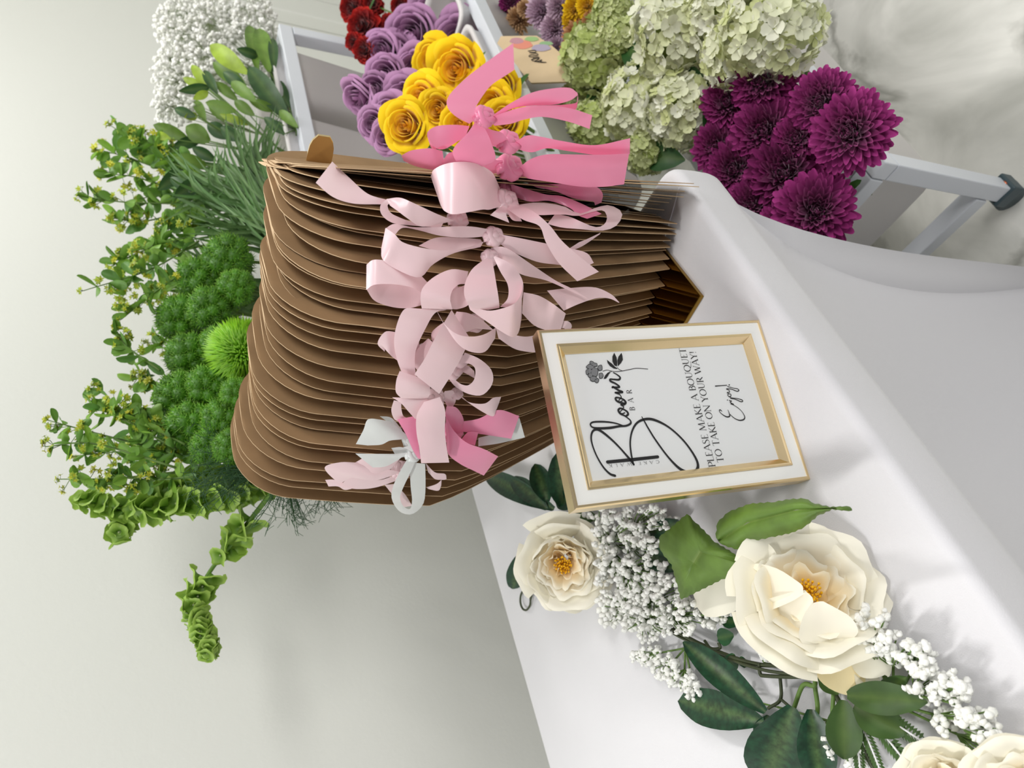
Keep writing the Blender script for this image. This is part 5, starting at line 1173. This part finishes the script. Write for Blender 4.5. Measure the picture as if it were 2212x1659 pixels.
    outline_leaf([K2(*p) for p in [(100, 570), (108, 500), (160, 450), (260, 412), (380, 402), (450, 390), (520, 386), (570, 410), (640, 426), (735, 424), (745, 445), (650, 438), (580, 470), (520, 522), (460, 548), (350, 572), (255, 590), (205, 628), (130, 605)]], [K2(*p) for p in [(110, 590), (250, 500), (480, 440), (640, 432)]], .075, LG)
    outline_leaf([K1(*p) for p in [(925, 570), (1000, 510), (1058, 458), (1100, 500), (1150, 550), (1190, 592), (1270, 640), (1355, 712), (1290, 745), (1220, 770), (1130, 815), (1030, 865), (1010, 790), (985, 700), (930, 630)]], [K1(*p) for p in [(1120, 640), (1090, 690)]], .07, LG)
    # white filler sprays
    def filler(nm, cl, r, seed, zlo, zhi, node, ell=1.0):
        rnd = random.Random(seed); fl = MB(); st = MB()
        for (x, y, sx, sy, n) in cl:
            hub = zz(x+(node[0]-x)*.35, y+(node[1]-y)*.35, .01)
            st.tube([zz(node[0], node[1], .01), hub], .0011, 5)
            for k in range(n):
                a = rnd.uniform(0, 6.28); q = math.sqrt(rnd.random()); px_, py_ = x+sx*q*math.cos(a), y+sy*q*math.sin(a); p = zz(px_, py_, rnd.uniform(zlo, zhi)); s = r*rnd.uniform(.9, 1.4)*depth(p)/FPX
                st.tube([hub, hub.lerp(p, .6)+Vector((0, 0, .003)), p], .0006, 4, cap=False)
                M = aim((p-hub).normalized())
                for j in range(4): fl.ball(p+M @ Vector((rnd.uniform(-.6, .6)*s, rnd.uniform(-.6, .6)*s, rnd.uniform(-1, 1)*s*ell)), s*rnd.uniform(.5, .75), 6, 5, mix(lin((252, 252, 248)), lin((210, 212, 196)), rnd.random()*.3), jit=.28)
        st.build('filler_stems', M_stem, t); fl.build(nm, M_fuzz, t)
    filler('white_filler', [(1300, 1112, 28, 16, 22), (1400, 1118, 60, 24, 40), (1330, 1160, 50, 36, 46), (1385, 1175, 40, 40, 40), (1330, 1225, 46, 40, 40), (1385, 1250, 60, 50, 70)], 7.5, 1, .01, .04, (1310, 1180), 1.3)
    filler('white_filler', [(1340, 1310, 50, 46, 52), (1420, 1290, 60, 44, 64), (1400, 1350, 56, 34, 44), (1480, 1330, 52, 40, 46), (1548, 1330, 34, 26, 26)], 7.5, 2, .01, .04, (1400, 1320), 1.3)
    filler('white_filler', [(1400, 1415, 34, 18, 20), (1440, 1445, 30, 26, 24), (1478, 1470, 32, 28, 28), (1500, 1490, 16, 18, 8)], 7, 3, .006, .022, (1480, 1400), 1.2)
    filler('white_filler', [(1660, 1400, 26, 22, 22), (1690, 1420, 30, 20, 18), (1630, 1350, 12, 20, 6)], 7, 4, .008, .02, (1650, 1430), 1.0)
    filler('large_white_filler', [(1880, 1340, 34, 22, 18), (1880, 1385, 40, 28, 26), (1930, 1400, 46, 32, 26), (1985, 1425, 40, 38, 28), (2000, 1480, 46, 40, 26), (2060, 1490, 34, 34, 22), (2060, 1555, 44, 40, 24), (2120, 1570, 36, 38, 24), (2140, 1620, 40, 34, 24)], 10.5, 5, .012, .035, (1930, 1520), .8)
    filler('white_filler', [(1780, 1600, 20, 40, 18), (1850, 1640, 26, 18, 12), (1645, 1575, 10, 10, 5), (1615, 1510, 4, 6, 3)], 8, 6, .004, .012, (1800, 1560), .9)
    # ferny sprigs
    def fern(base, tip, z, nm='fern_sprig'):
        mb = MB(); A = zz(*base, z); B = zz(*tip, z+.01); ax = (B-A); L = ax.length; d = ax.normalized(); sd = d.cross(UPV).normalized(); mb.tube([A, B], .0008, 5)
        for k in range(12):
            p = A+ax*(k+1)/13.0
            for s in (-1, 1):
                e = p+(sd*s*.9+d*.7).normalized()*L*.26*(1-.4*abs(k/12.-.4)); w = UPV.cross(e-p).normalized()*.0011; mb.add([p-w*.6, p+(e-p)*.6-w*1.3, e, p+(e-p)*.6+w*1.3], [(0, 1, 2, 3)], MG)
                f = p+(e-p)*.45; g = f+(d*s*.3+d+sd*s*.2).normalized()*L*.09; mb.add([f, f+(g-f)*.5+w, g, f+(g-f)*.5-w], [(0, 1, 2, 3)], MG)
        mb.build(nm, M_leaf, t)
    for b_, t__ in (((1860, 1560), (1900, 1660)), ((1880, 1550), (1960, 1650)), ((1900, 1540), (1990, 1600)), ((1850, 1580), (1860, 1680)), ((1920, 1600), (1970, 1670))): fern(b_, t__, .01)
garland()
